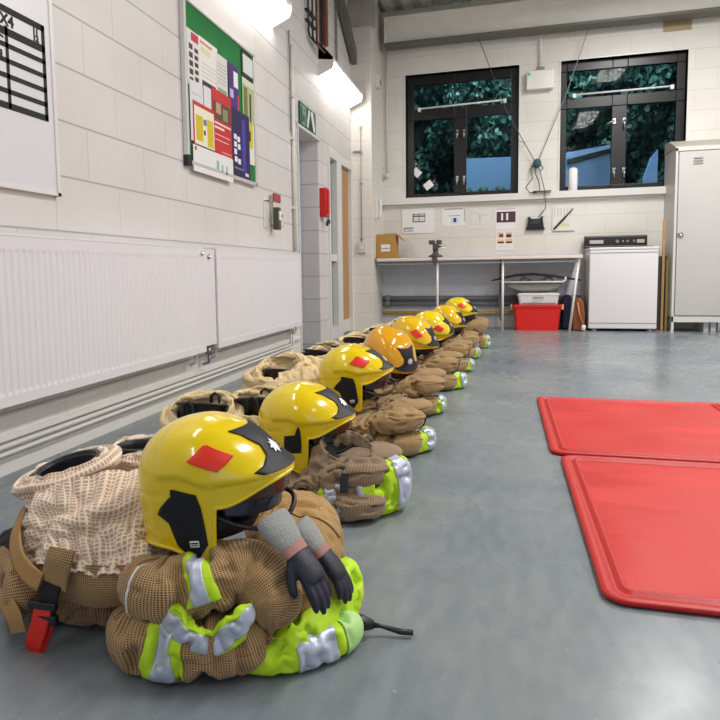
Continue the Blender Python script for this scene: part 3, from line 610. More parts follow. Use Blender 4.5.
# service pipes
for (zz, r, mm, lab) in ((.365, .03, mat('dark_grey_pipe', '85878E', .45), 'thick dark grey service pipe along the end wall, upper one'), (.295, .03, mat('dark_grey_pipe', '85878E'), 'thick dark grey service pipe along the end wall, lower one'), (.18, .02, mat('ochre_pipe', 'D9B45A', .5), 'yellow ochre service pipe low along the end wall')):
    m = MB(); m.tube([(-1.495, 8.14, zz), (.9, 8.14, zz)], r, 12)
    if zz > .2: m.lathe([(r+.012, 0), (r+.014, .03), (r+.012, .06)], (-1.46, 8.14, zz), 14, 'x')
    tag(m.build('service_pipe', mm), lab, 'pipe', 'service pipes under the bench')
struct('baseboard_back', MB().box(-1.5, .9, YB-.03, YB, 0, .1), M_TRIM)
dp = MB(); dp.tube([(-.03, 8.0, .84), (-.03, 8.0, .12), (.0, 7.95, .09)], .013, 8); tag(dp.build('drain_pipe', M_GREYMET), 'slim grey drain pipe dropping behind the middle bench leg', 'pipe')
# red bin with white lid case
rb = thing('red_storage_bin', 'red plastic storage bin on the floor under the bench', 'bin', (.387, 7.90, 0))
m = MB(); vs = []
def tub(mb, zs, n=8):
    """zs: list of (half x, half y, z); rounded rectangle rings"""
    rings = []
    for (hx, hy, z) in zs:
        r = .03; ring = []
        for cx_, cy_, a0 in ((hx-r, hy-r, 0), (-hx+r, hy-r, 90), (-hx+r, -hy+r, 180), (hx-r, -hy+r, 270)):
            for k in range(5):
                a = math.radians(a0+k*22.5); ring.append((cx_+r*math.cos(a), cy_+r*math.sin(a), z))
        rings.append(ring)
    N = len(rings[0]); fs = []
    for i in range(len(rings)-1):
        for j in range(N): fs.append((i*N+j, i*N+(j+1)%N, (i+1)*N+(j+1)%N, (i+1)*N+j))
    fs += [tuple(range(N))]
    mb.add([v for r_ in rings for v in r_], fs, False)
tub(m, [(.235, .155, 0), (.262, .178, .27), (.275, .19, .275), (.275, .19, .305), (.268, .183, .305), (.25, .165, .27), (.225, .145, .012)])
m.build('tub', mat('bin_red', 'E0251C', .35), rb)
for sx in (-1, 1):
    m = MB(); m.box(sx*.283-.013, sx*.283+.013, -.10, -.02, .24, .30, .006); m.build('clip_handle', mat('clip_cream', 'D8C29A', .5), rb)
wc = thing('white_carry_case', 'white plastic tray case sitting in the red bin', 'case', (.40, 7.90, .255))
m = MB(); tub(m, [(.205, .13, 0), (.228, .15, .15), (.235, .155, .155), (.235, .155, .175), (.2, .13, .185), (0.01, .01, .187)]); m.build('shell', M_WHITE, wc)
m = MB(); m.box(-.18, .19, -.158, -.15, .055, .07); m.build('seam', M_GREYMET, wc); m = MB(); m.tube([(-.05, -.155, .13), (-.04, -.175, .13), (.04, -.175, .13), (.05, -.155, .13)], .007, 8); m.build('handle', M_GREYMET, wc)
# dark bag, leather holdall
bg = MB(); bg.prism([(-.06, 0), (.075, 0), (.07, .34), (.02, .42), (-.05, .38)], -.08, .1)
o = bg.build('navy_bag', mat('navy_cloth', '20243A', .8, var=.3), bevel=.03); o.location = (.73, 7.95, 0); tag(o, 'dark navy bag squeezed between the bin and the leather case', 'bag')
lt = thing('leather_case', 'upright tan brown leather case beside the white washer', 'case', (.845, 7.86, 0))
m = MB(); m.prism([(-.065, 0), (.062, 0), (.068, .2), (.05, .33), (.01, .385), (-.04, .36), (-.072, .2)], -.1, .12); m.build('body', mat('tan_leather', '8A4A22', .4, var=.35, vscale=10), lt, bevel=.02)
m = MB(); m.tube([(-.02, -.11, .33), (.0, -.13, .2), (.045, -.125, .06)], .012, 8); m.build('strap', mat('tan_strap', 'B07A4A', .5), lt)
m = MB(); m.lathe([(0, 0), (.024, .0), (.024, .05), (.018, .06), (0, .06)], (.045, -.15, .012), 12); m.build('bottle_cap', M_PAPER, lt)

# ------------------------------------------------------------------ washer / dryer
ws = thing('washing_machine', 'white top loading washing machine with dark control panel', 'washing machine', (1.30, 7.95, 0))
m = MB(); m.box(-.355, .352, -.21, .20, .03, .915, .012); m.build('cabinet', mat('appliance_white', 'E4E0E0', .28), ws)
m = MB(); m.box(-.352, .35, -.214, -.209, .092, .098); m.build('kick_seam', mat('seam_grey', '8F8B8A', .5), ws)
m = MB(); m.box(-.36, .358, -.215, .20, .915, .945, .008); m.build('lid', mat('appliance_white', 'E4E0E0'), ws)
m = MB(); m.box(-.355, .352, -.216, -.209, .885, .889); m.build('top_seam', mat('seam_light', 'B5B1AF', .5), ws)
for sx in (-.29, .29): 
    m = MB(); m.lathe([(.03, 0), (.03, .012), (.02, .03)], (sx, -.17, 0), 12); m.build('foot', M_GREYMET, ws)
cpn = MB(); cpn.box(-.375, .30, .12, .20, .945, 1.09, .006); cpn = cpn.build('control_panel', mat('control_black', '1F1E1E', .35), ws)
m = MB(); m.box(-.37, .295, .113, .12, 1.075, 1.083); m.box(-.37, .295, .113, .12, .965, .971); m.build('chrome_trim', M_GREYMET, cpn)
for sx, rr in ((-.02, .022), (.09, .016), (.16, .016), (.04, .014)):
    m = MB(); m.lathe([(rr, 0), (rr*.9, -.02), (0, -.022)], (sx, .12, 1.02), 14, 'y'); m.build('knob', mat('knob_grey', '8F8D8A', .35, .4), cpn)
m = MB(); m.box(-.32, -.17, .114, .12, 1.0, 1.04); m.box(.19, .27, .114, .12, 1.0, 1.04); m.build('scale_plate', mat('plate_grey', 'B3B0AB', .4), cpn)
m = MB(); m.box(.26, .35, .02, .09, .945, .958, .004); m.build('hinge_cover', M_BLACK, ws)

# planks standing between washer and locker
for (x0, x1, y, z, w, mm, lab) in ((1.722, 1.748, 7.90, 1.24, .03, M_WOOD, 'tall narrow pale timber batten standing between washer and locker'),
                             (1.675, 1.783, 7.96, .84, .02, mat('dark_board', '4A4238', .6, var=.2), 'dark board standing behind the pale batten'),
                             (1.745, 1.765, 7.80, .80, .02, mat('olive_pole', '8C7A3E', .5), 'short olive pole standing in front of the dark board')):
    m = MB(); m.prism([(x0, 0), (x1, 0), (x1+.0, z), (x0+.0, z)], y-w/2, y+w/2); tag(m.build('timber_batten', mm, bevel=.003), lab, 'timber', 'timbers standing by the locker')

# ------------------------------------------------------------------ locker
lk = thing('metal_locker', 'tall pale grey metal locker with louvred door at the right edge', 'locker', (1.79, 7.72, 0))
LM = mat('locker_grey', 'C6C2BE', .42, var=.03, vscale=2); H1 = 1.99
m = MB(); m.box(0, .62, .02, .5, .17, H1); m.build('cabinet', LM, lk, bevel=.004)
m = MB(); m.prism([(.02, H1-.0), (.5, H1), (.5, H1+.13), (.30, H1+.12), (.02, H1+.02)], -.005, .625, 'x'); m.build('sloping_top', mat('locker_top', 'A9A596', .5, var=.05), lk, bevel=.003)
m = MB(); m.box(.0, .62, -.004, .02, H1-.035, H1+.01); m.box(0, .022, -.004, .02, .02, H1); m.box(.60, .62, -.004, .02, .02, H1); m.box(0, .62, -.004, .02, .11, .175); m.build('door_frame', mat('locker_light', 'D6D3D0', .4), lk, bevel=.002)
d = MB().box(.032, .59, -.012, .012, .185, H1-.045, .003).build('door', LM, lk)
m = MB()
for k in range(3): m.prism([(-.013, 1.825+.028*k), (-.022, 1.812+.028*k), (-.013, 1.812+.028*k)], .17, .26, 'x')
m.build('vent_louvre', mat('louvre_grey', '9A9692', .5), d)
m = MB(); m.lathe([(.03, -.012), (.03, -.016), (.018, -.022), (.016, -.035), (0, -.036)], (.065, 0, 1.06), 14, 'y'); m.box(.03, .05, -.02, -.012, 1.04, 1.08); m.build('lock', M_CHROME, d)
for (a, b) in ((.0, .02), (.02, .46), (.59, .02), (.59, .46)):
    MB().box(a, a+.028, b-.02, b+.02, 0, .17).build('leg', mat('locker_light', 'D6D3D0'), lk)
m = MB(); m.box(.35, .40, .1, .4, .02, .16); m.box(.42, .47, .1, .4, .02, .16); tag(m.build('loose_boxes', M_PAPER), 'pale boxes pushed under the locker', 'boxes').location = (1.79, 7.72, -.02)
cs = thing('castor_trolley', 'black castor and dark frame edge at the right edge of the picture', 'trolley', (2.40, 7.55, 0))
m = MB(); m.lathe([(0, -.015), (.035, -.014), (.04, 0), (.035, .014), (0, .015)], (-.01, 0, .04), 16, 'x'); m.build('wheel', M_RUBBER, cs)
m = MB(); m.box(-.03, .02, -.02, .02, .045, .09, .004); m.tube([(0, 0, .09), (0, 0, .62)], .012, 8); m.build('post', M_BLACK, cs)

# ------------------------------------------------------------------ red mats
def red_mat(x0, x1, y0, y1, label, seed):
    t = thing('red_mat', label, 'mat', (x0, y0, 0), 0, 'red mats on the floor')
    w, h = x1-x0, y1-y0; r = .05
    def ring(ins, z, rr):
        out = []
        for cx_, cy_, a0 in ((w-ins-rr, h-ins-rr, 0), (ins+rr, h-ins-rr, 90), (ins+rr, ins+rr, 180), (w-ins-rr, ins+rr, 270)):
            for k in range(7):
                a = math.radians(a0+k*15); out.append((cx_+rr*math.cos(a), cy_+rr*math.sin(a), z))
        return out
    rings = [ring(.003, .003, r), ring(0, .006, r), ring(0, .013, r), ring(.003, .016, r), ring(.024, .016, r*.8), ring(.027, .011, r*.7), ring(.040, .011, r*.5), ring(.044, .018, r*.5), ring(.052, .018, r*.4), ring(.058, .010, r*.35)]
    N = 28; vs = [v for q in rings for v in q]; fs = []
    for i in range(len(rings)-1):
        for j in range(N): fs.append((i*N+j, i*N+(j+1)%N, (i+1)*N+(j+1)%N, (i+1)*N+j))
    fs.append(tuple(range(N))[::-1])
    m = MB(); m.add(vs, fs, True); m.build('rim', RM, t)
    # gently uneven panel
    n = 30; g = MB(); vs = []; rnd = np.random.RandomState(seed); ph = rnd.rand(6)*6
    for i in range(n+1):
        for j in range(n+1):
            a, b = i/n, j/n; x = .056+a*(w-.112); y = .056+b*(h-.112)
            z = .010+.0025*math.sin(5*a+ph[0]+2*b)*math.sin(7*b+ph[1])+.0025*math.sin(11*a+3*b+ph[2])
            z = .0102+(z-.010)*min(1, 12*a, 12*b, 12*(1-a), 12*(1-b)); vs.append((x, y, z))
    fs = [(i*(n+1)+j, (i+1)*(n+1)+j, (i+1)*(n+1)+j+1, i*(n+1)+j+1) for i in range(n) for j in range(n)]
    g.add(vs, fs, True); g.build('panel', RP, t)
    return t
RM = mat('mat_red_rim', 'B81712', .45, var=.08, vscale=20, bump=.2, bscale=40)
RP = mat('mat_red_panel', 'C41C16', .45, spec=.35); N_, L_, B_ = nodes(RP)
tc = N_.new('ShaderNodeTexCoord'); n1 = N_.new('ShaderNodeTexNoise'); n1.inputs['Scale'].default_value = 3; n1.inputs['Detail'].default_value = 8; n1.inputs['Distortion'].default_value = 1
mp = N_.new('ShaderNodeMapping'); mp.inputs['Scale'].default_value = (.6, 2.2, 1); L_.new(tc.outputs['Object'], mp.inputs[0]); L_.new(mp.outputs[0], n1.inputs['Vector'])
rp = N_.new('ShaderNodeValToRGB'); L_.new(n1.outputs['Fac'], rp.inputs[0]); e = rp.color_ramp.elements
e[0].position = .38; e[0].color = (*hexc('BE1A12'), 1); e[1].position = .72; e[1].color = (*hexc('CE332B'), 1); L_.new(rp.outputs[0], B_.inputs['Base Color'])
rr_ = N_.new('ShaderNodeMapRange'); rr_.inputs[1].default_value = .35; rr_.inputs[2].default_value = .7; rr_.inputs[3].default_value = .34; rr_.inputs[4].default_value = .55; L_.new(n1.outputs['Fac'], rr_.inputs[0]); L_.new(rr_.outputs[0], B_.inputs['Roughness'])
red_mat(.185, 1.09, 2.54, 3.655, 'red rubber mat lying flat, the farther of the two', 3)
red_mat(.215, 1.13, 1.41, 2.515, 'red rubber mat lying flat, the nearer of the two', 5)

#=FIRE KIT
# ------------------------------------------------------------------ cloth surfaces
def _h(ix, iy, iz, seed):
    n = (ix.astype(np.int64)*374761393+iy.astype(np.int64)*668265263+iz.astype(np.int64)*2147483647+seed*974711) & 0xffffffff
    n = ((n ^ (n >> 13))*1274126177) & 0xffffffff
    n = n ^ (n >> 16)
    return (n & 0xffff)/32767.5-1
def vn(p, seed=0):
    i = np.floor(p).astype(np.int64); f = p-i; f = f*f*f*(f*(f*6-15)+10)
    r = 0
    for dx in (0, 1):
        for dy in (0, 1):
            for dz in (0, 1):
                w = (f[..., 0] if dx else 1-f[..., 0])*(f[..., 1] if dy else 1-f[..., 1])*(f[..., 2] if dz else 1-f[..., 2])
                r = r+w*_h(i[..., 0]+dx, i[..., 1]+dy, i[..., 2]+dz, seed)
    return r
def fbm(p, seed=0, o=3):
    return sum(vn(p*2.03**k, seed+k*17)/2**k for k in range(o))
def catmull(A, n, closed=False):
    """A [K,...] -> [n,...]"""
    A = np.asarray(A, float); K = len(A)
    t = np.linspace(0, K if closed else K-1, n, endpoint=not closed)
    i = np.minimum(np.floor(t).astype(int), K-1 if closed else K-2); f = (t-i).reshape((-1,)+(1,)*(A.ndim-1))
    g = (lambda j: A[j % K]) if closed else (lambda j: A[np.clip(j, 0, K-1)])
    p0, p1, p2, p3 = g(i-1), g(i), g(i+1), g(i+2)
    return .5*((2*p1)+(-p0+p2)*f+(2*p0-5*p1+4*p2-p3)*f**2+(-p0+3*p1-3*p2+p3)*f**3)
def nrm(v): return v/np.maximum(np.linalg.norm(v, axis=-1, keepdims=True), 1e-9)
class Cloth:
    """a grid surface P[nu,nv,3]; closed = the v direction wraps round"""
    def __init__(s, P, closed, flip=False):
        s.P = P; s.closed = closed; s.flip = flip; s.uv(); s.zmin = .002
    def uv(s):
        P = s.P; du = np.linalg.norm(np.diff(P, axis=0), axis=2).mean(1); U = np.concatenate([[0], np.cumsum(du)])
        Q = np.concatenate([P, P[:, :1]], 1) if s.closed else P
        dv = np.linalg.norm(np.diff(Q, axis=1), axis=2); V = np.concatenate([np.zeros((len(P), 1)), np.cumsum(dv, 1)], 1)
        k = int(np.argmax(V[:, -1])); V = np.repeat(V[k:k+1], len(P), 0)
        s.U = np.repeat(U[:, None], V.shape[1], 1); s.V = V
    def normals(s):
        P = s.P
        du = np.gradient(P, axis=0)
        dv = (np.roll(P, -1, 1)-np.roll(P, 1, 1)) if s.closed else np.gradient(P, axis=1)
        n = nrm(np.cross(du, dv))
        return -n if s.flip else n
    def wrinkle(s, amp, fu, fv, ang=0., seed=0, warp=.5, sharp=1.6, mask=None, mode='b'):
        N = s.normals(); U = s.U[:, :s.P.shape[1]]; V = s.V[:, :s.P.shape[1]]
        if s.closed:      # wrap the noise round the section
            L = s.V[0, -1]; a = 2*PI*V/L; R = L/(2*PI)
            c, d = math.cos(ang), math.sin(ang)
            X = np.stack([(U*c+0*V)*fu, R*np.cos(a+U*d*6)*fv, R*np.sin(a+U*d*6)*fv], -1)
        else:
            c, d = math.cos(ang), math.sin(ang)
            X = np.stack([(U*c+V*d)*fu, (-U*d+V*c)*fv, 0*U], -1)
        X = X+warp*np.stack([vn(X*.7, seed+5), vn(X*.7+3.3, seed+6), vn(X*.7+7.1, seed+7)], -1)
        v1 = vn(X, seed); v2 = vn(X*2.1+5, seed+3)
        if mode == 'b': w = np.sqrt(v1*v1+.0015)*1.6-.5+.45*(np.sqrt(v2*v2+.002)*1.6-.5)
        else: w = (1-np.abs(v1))**sharp-.5+.4*((1-np.abs(v2))**sharp-.5)
        if mask is not None: w = w*mask
        s.P = s.P+N*(amp*w)[..., None]; s.floor(); return s
    def buckle(s, eu=1.12, ev=1.10, cells=((.019, 90), (.009, 50)), kt=.012, kb=.05, seed=0, amp=.016, grow2=1.04, sag=0., maxd=.035, out=.004, boost=1.6):
        """give the fabric more length than the shape it lies on, so that it creases as slack cloth does"""
        P0 = s.P; nu0, nv0 = P0.shape[:2]; D = None
        Lu = np.linalg.norm(np.diff(P0, axis=0), axis=2).sum(0).mean()
        Q = np.concatenate([P0, P0[:, :1]], 1) if s.closed else P0
        Lv = np.linalg.norm(np.diff(Q, axis=1), axis=2).sum(1); Lv = np.percentile(Lv, 70)
        def resample(A, nu, nv):
            a = np.linspace(0, A.shape[0]-1, nu); i = np.minimum(a.astype(int), A.shape[0]-2); f = (a-i)[:, None, None]; A = A[i]*(1-f)+A[i+1]*f
            if s.closed:
                b = np.arange(nv)*A.shape[1]/nv; j = b.astype(int); g = (b-j)[None, :, None]; n = A.shape[1]; return A[:, j % n]*(1-g)+A[:, (j+1) % n]*g
            b = np.linspace(0, A.shape[1]-1, nv); j = np.minimum(b.astype(int), A.shape[1]-2); g = (b-j)[None, :, None]; return A[:, j]*(1-g)+A[:, j+1]*g
        eu_, ev_ = 1+(eu-1)*boost, 1+(ev-1)*boost
        for cell, its in cells:
            nu, nv = max(8, int(Lu/cell)), max(8, int(Lv/cell)); B = resample(P0, nu, nv); cb = Cloth(B.copy(), s.closed, s.flip); N = cb.normals()
            D = np.zeros_like(B) if D is None else resample(D, nu, nv)
            P = B+D+N*(amp*(cell/cells[0][0])*fbm(B*(.30/cell), seed, 2))[..., None]
            prs = []
            for (di, dj) in ((1, 0), (0, 1), (1, 1), (1, -1), (2, 0), (0, 2)):
                i0 = np.arange(nu-di); 
                if s.closed: j0 = np.arange(nv); j1 = (j0+dj) % nv
                else:
                    j0 = np.arange(max(0, -dj), nv-max(0, dj)); j1 = j0+dj
                sl = (slice(0, nu-di), j0); tl = (slice(di, nu), j1); r = np.linalg.norm(B[tl[0]][:, tl[1]]-B[sl[0]][:, sl[1]], axis=2)
                e = math.sqrt(((di*eu_)**2+(dj*ev_)**2)/(di*di+dj*dj)); prs.append((di, dj, j0, j1, r*e))
            for it in range(its):
                C_ = np.zeros_like(P)
                for (di, dj, j0, j1, r) in prs:
                    A = P[:nu-di][:, j0]; Bq = P[di:][:, j1]; d = Bq-A; l = np.linalg.norm(d, axis=2); x = (l-r)/np.maximum(l, 1e-6)
                    if abs(di)+abs(dj) == 2 and di*dj == 0: x = np.where(l < r*.80, (l-r*.80)/np.maximum(l, 1e-6), 0)*.8
                    elif di*dj != 0: x = x*.35
                    c = d*(x*.5)[..., None]
                    C_[:nu-di, j0] += c; C_[di:, j1] -= c
                P = P+C_*.42
                lap = np.zeros_like(P); lap[1:-1] = (P[:-2]+P[2:])/2-P[1:-1]; 
                if s.closed: lap += (np.roll(P, 1, 1)+np.roll(P, -1, 1))/2-P
                else: lap[:, 1:-1] += (P[:, :-2]+P[:, 2:])/2-P[:, 1:-1]
                P = P+kb*lap-kt*(P-B); P[..., 2] -= sag
                dn = ((P-B)*N).sum(2); P = P-N*(np.maximum(dn-out, 0)*.45)[..., None]
                P[..., 2] = np.maximum(P[..., 2], s.zmin)
            D = P-B; dl = np.linalg.norm(D, axis=2, keepdims=True); D = D*np.minimum(1, maxd/np.maximum(dl, 1e-6)); eu_, ev_ = eu_*grow2, ev_*grow2
        # smooth the last step up to the full grid
        a = catmull(D, nu0) if not False else D
        D = catmull(a.transpose(1, 0, 2), nv0, s.closed).transpose(1, 0, 2)
        s.P = P0+D; s.floor(); return s
    def lump(s, amp, f, seed=0):
        N = s.normals(); s.P = s.P+N*(amp*fbm(s.P*f, seed))[..., None]; s.floor(); return s
    def floor(s):
        z = s.P[..., 2]; m = s.zmin; s.P[..., 2] = np.where(z < m+.01, m+.01*np.exp(np.minimum(0, (z-m-.01)/.01)), z)
    def mesh(s, name, m, parent=None, thick=0., smooth=True, cut=None, sub=None):
        P = s.P; nu, nv = P.shape[:2]; org = np.array(parent.matrix_world.translation) if parent else 0
        if parent and parent.parent: org = np.array(parent.parent.location)
        elif parent: org = np.array(parent.location)
        V = (P-org).reshape(-1, 3); fs = []; uvs = []
        vv = nv if s.closed else nv-1
        I, J = np.meshgrid(np.arange(nu-1), np.arange(vv), indexing='ij'); J2 = (J+1) % nv
        a, b, c, d = I*nv+J, I*nv+J2, (I+1)*nv+J2, (I+1)*nv+J
        Fq = np.stack([a, b, c, d] if s.flip else [a, d, c, b], -1).reshape(-1, 4)
        ua = np.stack([s.U[I, J], s.V[I, J]], -1); ub = np.stack([s.U[I, J+1], s.V[I, J+1]], -1)
        uc = np.stack([s.U[I+1, J+1], s.V[I+1, J+1]], -1); ud = np.stack([s.U[I+1, J], s.V[I+1, J]], -1)
        UVq = np.stack([ua, ub, uc, ud] if s.flip else [ua, ud, uc, ub], -2).reshape(-1, 4, 2)
        if cut is not None:
            keep = cut((s.U[I, J]/s.U.max(), s.V[I, J]/s.V.max(), P[I, J])).reshape(-1); Fq = Fq[keep]; UVq = UVq[keep]
        me = bpy.data.meshes.new(name); me.from_pydata(V.tolist(), [], Fq.tolist()); me.update()
        uvl = me.uv_layers.new(name='cloth'); uvl.data.foreach_set('uv', UVq.reshape(-1).astype('f4'))
        me.polygons.foreach_set('use_smooth', [smooth]*len(me.polygons)); me.materials.append(m)
        o = bpy.data.objects.new(name, me); COL.objects.link(o); o.parent = parent
        if thick:
            md = o.modifiers.new('thickness', 'SOLIDIFY'); md.thickness = thick; md.offset = -1
        return o
    def patch(s, u0, u1, v0, v1, off=.002, nu=None, nv=None):
        """a piece of this surface lifted off it, as its own cloth"""
        P = s.P+s.normals()*off
        if s.closed: P = np.concatenate([P, P, P], 1); n = s.P.shape[1]; sh = n
        else: n = s.P.shape[1]-1; sh = 0
        K = s.P.shape[0]-1
        nu = nu or max(4, int(abs(u1-u0)*K)+2); nv = nv or max(4, int(abs(v1-v0)*n)+2)
        uu = np.clip(np.linspace(u0, u1, nu)*K, 0, K); v = np.linspace(v0, v1, nv)*n+sh
        if not s.closed: v = np.clip(v, 0, n)
        i = np.minimum(uu.astype(int), K-1); fi = (uu-i)[:, None, None]; j = np.minimum(v.astype(int), P.shape[1]-2); fj = (v-j)[None, :, None]
        Q = (P[i][:, j]*(1-fi)*(1-fj)+P[i+1][:, j]*fi*(1-fj)+P[i][:, j+1]*(1-fi)*fj+P[i+1][:, j+1]*fi*fj)
        c = Cloth(Q, False, s.flip); return c
def roll(path, wh, nu=120, nv=96, e=2.5, up=(0, 0, 1), round_=.5, tilt=None):
    """a stuffed tube along a path; wh = half width and half height at each path point; ends close rounded"""
    C_ = catmull(path, nu); R_ = catmull(wh, nu); T_ = nrm(np.gradient(C_, axis=0)); upv = np.array(up, float)
    S_ = nrm(np.cross(T_, upv)); B_ = nrm(np.cross(S_, T_))
    if tilt is not None:
        tt = catmull(np.array(tilt, float)[:, None], nu); S_, B_ = S_*np.cos(tt)+B_*np.sin(tt), B_*np.cos(tt)-S_*np.sin(tt)
    L = np.concatenate([[0], np.cumsum(np.linalg.norm(np.diff(C_, axis=0), axis=1))]); r = R_.mean(1).mean()*round_*2
    def endf(d): q = np.clip(d/r, 0, 1); return np.sqrt(np.maximum(1-(1-q)**2.4, 0))
    k = (endf(L)*endf(L[-1]-L))
    # resample so that the rounded ends get enough rows
    a = np.linspace(0, 2*PI, nv, endpoint=False); ca, sa = np.cos(a), np.sin(a)
    x = np.sign(ca)*np.abs(ca)**(2/e); y = np.sign(sa)*np.abs(sa)**(2/e)
    P = C_[:, None]+(S_*(R_[:, :1]*k[:, None]))[:, None]*x[None, :, None]+(B_*(R_[:, 1:]*k[:, None]))[:, None]*y[None, :, None]
    return Cloth(P, True)
def sheet(ctrl, nu=80, nv=80, flip=False):
    A = np.array(ctrl, float); A = catmull(A, nu); A = catmull(A.transpose(1, 0, 2), nv).transpose(1, 0, 2)
    return Cloth(A, False, flip)
def rings(ctrl, nu=90, nv=128):
    """ctrl: list of (cx, cy, cz, rx, ry, tilt_x, tilt_y)"""
    c = catmull(ctrl, nu); a = np.linspace(0, 2*PI, nv, endpoint=False)
    x = c[:, 3:4]*np.cos(a); y = c[:, 4:5]*np.sin(a)
    P = np.stack([c[:, 0:1]+x, c[:, 1:2]+y, c[:, 2:3]+x*c[:, 5:6]+y*c[:, 6:7]], -1)
    return Cloth(P, True, True)

# ------------------------------------------------------------------ cloth materials
def weave_mat(name, light, dark, pitch, fill=.62, rough=.85, mode='check', mid=None, bump=.35, stain=.18):
    m = mat(name, light, rough, spec=.2, sheen=.15); N, L, B = nodes(m)
    uv = N.new('ShaderNodeUVMap'); uv.uv_map = 'cloth'; sc = N.new('ShaderNodeVectorMath'); sc.operation = 'SCALE'; sc.inputs['Scale'].default_value = 1/pitch; L.new(uv.outputs[0], sc.inputs[0])
    fr = N.new('ShaderNodeVectorMath'); fr.operation = 'FRACTION'; L.new(sc.outputs[0], fr.inputs[0]); sp = N.new('ShaderNodeSeparateXYZ'); L.new(fr.outputs[0], sp.inputs[0])
    def lt(sock):
        q = N.new('ShaderNodeMath'); q.operation = 'LESS_THAN'; q.inputs[1].default_value = fill; L.new(sock, q.inputs[0]); return q
    a, b = lt(sp.outputs['X']), lt(sp.outputs['Y'])
    if mode == 'check':
        mu = N.new('ShaderNodeMath'); mu.operation = 'MULTIPLY'
    else:
        mu = N.new('ShaderNodeMath'); mu.operation = 'ADD'; 
    L.new(a.outputs[0], mu.inputs[0]); L.new(b.outputs[0], mu.inputs[1]); out = mu
    if mode != 'check':
        hf = N.new('ShaderNodeMath'); hf.operation = 'MULTIPLY'; hf.inputs[1].default_value = .5; L.new(mu.outputs[0], hf.inputs[0]); out = hf
    mx = N.new('ShaderNodeMix'); mx.data_type = 'RGBA'; mx.inputs[6].default_value = (*hexc(light), 1); mx.inputs[7].default_value = (*hexc(dark), 1); L.new(out.outputs[0], mx.inputs[0])
    tc = N.new('ShaderNodeTexCoord'); n = N.new('ShaderNodeTexNoise'); n.inputs['Scale'].default_value = 7; n.inputs['Detail'].default_value = 5; L.new(tc.outputs['Object'], n.inputs['Vector'])
    mr = N.new('ShaderNodeMapRange'); mr.inputs[1].default_value = .3; mr.inputs[2].default_value = .7; mr.inputs[3].default_value = 1-stain; mr.inputs[4].default_value = 1+stain*.4; L.new(n.outputs['Fac'], mr.inputs[0])
    vm = N.new('ShaderNodeVectorMath'); vm.operation = 'SCALE'; L.new(mx.outputs[2], vm.inputs[0]); L.new(mr.outputs[0], vm.inputs['Scale']); L.new(vm.outputs[0], B.inputs['Base Color'])
    n2 = N.new('ShaderNodeTexNoise'); n2.inputs['Scale'].default_value = 45; n2.inputs['Detail'].default_value = 4; n2.inputs['Distortion'].default_value = .6; L.new(tc.outputs['Object'], n2.inputs['Vector'])
    bp = N.new('ShaderNodeBump'); bp.inputs['Strength'].default_value = bump; bp.inputs['Distance'].default_value = .005; L.new(n2.outputs['Fac'], bp.inputs['Height']); L.new(bp.outputs[0], B.inputs['Normal'])
    return m
M_WEAVE = weave_mat('check_weave', 'B99668', '4C372C', .0039, .56, mode='check')
M_WEAVEG = weave_mat('golden_rib_weave', 'BC965C', '5E442E', .0039, .5)
M_TAUPE = weave_mat('taupe_cloth', 'A08A70', '7A6652', .004, .5, mode='lines')
M_TAN = weave_mat('tan_cloth', 'B39468', '8A6E48', .004, .5, mode='lines')
M_LINER = weave_mat('cream_check_lining', 'EEDFC4', 'C4A093', .0086, .66, mode='check', bump=.25)
M_LINER2 = weave_mat('cream_lining', 'E6D0A2', 'D2B88A', .009, .6, mode='check')
M_LIME = mat('lime_fabric', 'BEE41E', .6, var=.12, vscale=14, bump=.4, bscale=60, emit=None)
M_SILVER = mat('silver_tape', 'BFC6D6', .35, .35, var=.08, vscale=20, bump=.25, bscale=90)
M_BLKCL = mat('black_fabric', '15161B', .7, bump=.4, bscale=120)
M_REDSTR = mat('red_webbing', 'E02A1E', .6, bump=.3, bscale=200)
M_KHAKI = mat('khaki_webbing', 'A98350', .8, var=.15, vscale=30, bump=.4, bscale=200)
M_PIPE = mat('pale_piping', 'DCD8D2', .6)

def ribbon(name, pts, width, m, parent, thick=.003, nrmv=(0, -1, 0), n=60):
    """a strap following points; nrmv = the direction its face looks, one for all or one per point"""
    C_ = catmull(pts, n); T_ = nrm(np.gradient(C_, axis=0)); nn = np.array(nrmv, float)
    nn = catmull(nn, n) if nn.ndim == 2 else np.repeat(nn[None], n, 0); S_ = nrm(np.cross(T_, nn))
    w = np.linspace(-.5, .5, 8); P = C_[:, None]+S_[:, None]*w[None, :, None]*width
    c = Cloth(P, False); return c.mesh(name, m, parent, thick=thick)
def band(c, u0, u1, v0, v1, parent, along='v', silver=.5, off=.0025):
    """lime tape with a silver strip down its middle, lying on cloth c"""
    o = c.patch(u0, u1, v0, v1, off).mesh('reflective_band', M_LIME, parent, thick=.002)
    if along == 'v': a, b = (u0+u1)/2-(u1-u0)*silver/2, (u0+u1)/2+(u1-u0)*silver/2; q = c.patch(a, b, v0, v1, off+.002)
    else: a, b = (v0+v1)/2-(v1-v0)*silver/2, (v0+v1)/2+(v1-v0)*silver/2; q = c.patch(u0, u1, a, b, off+.002)
    q.mesh('silver_strip', M_SILVER, o, thick=.001)
    return o

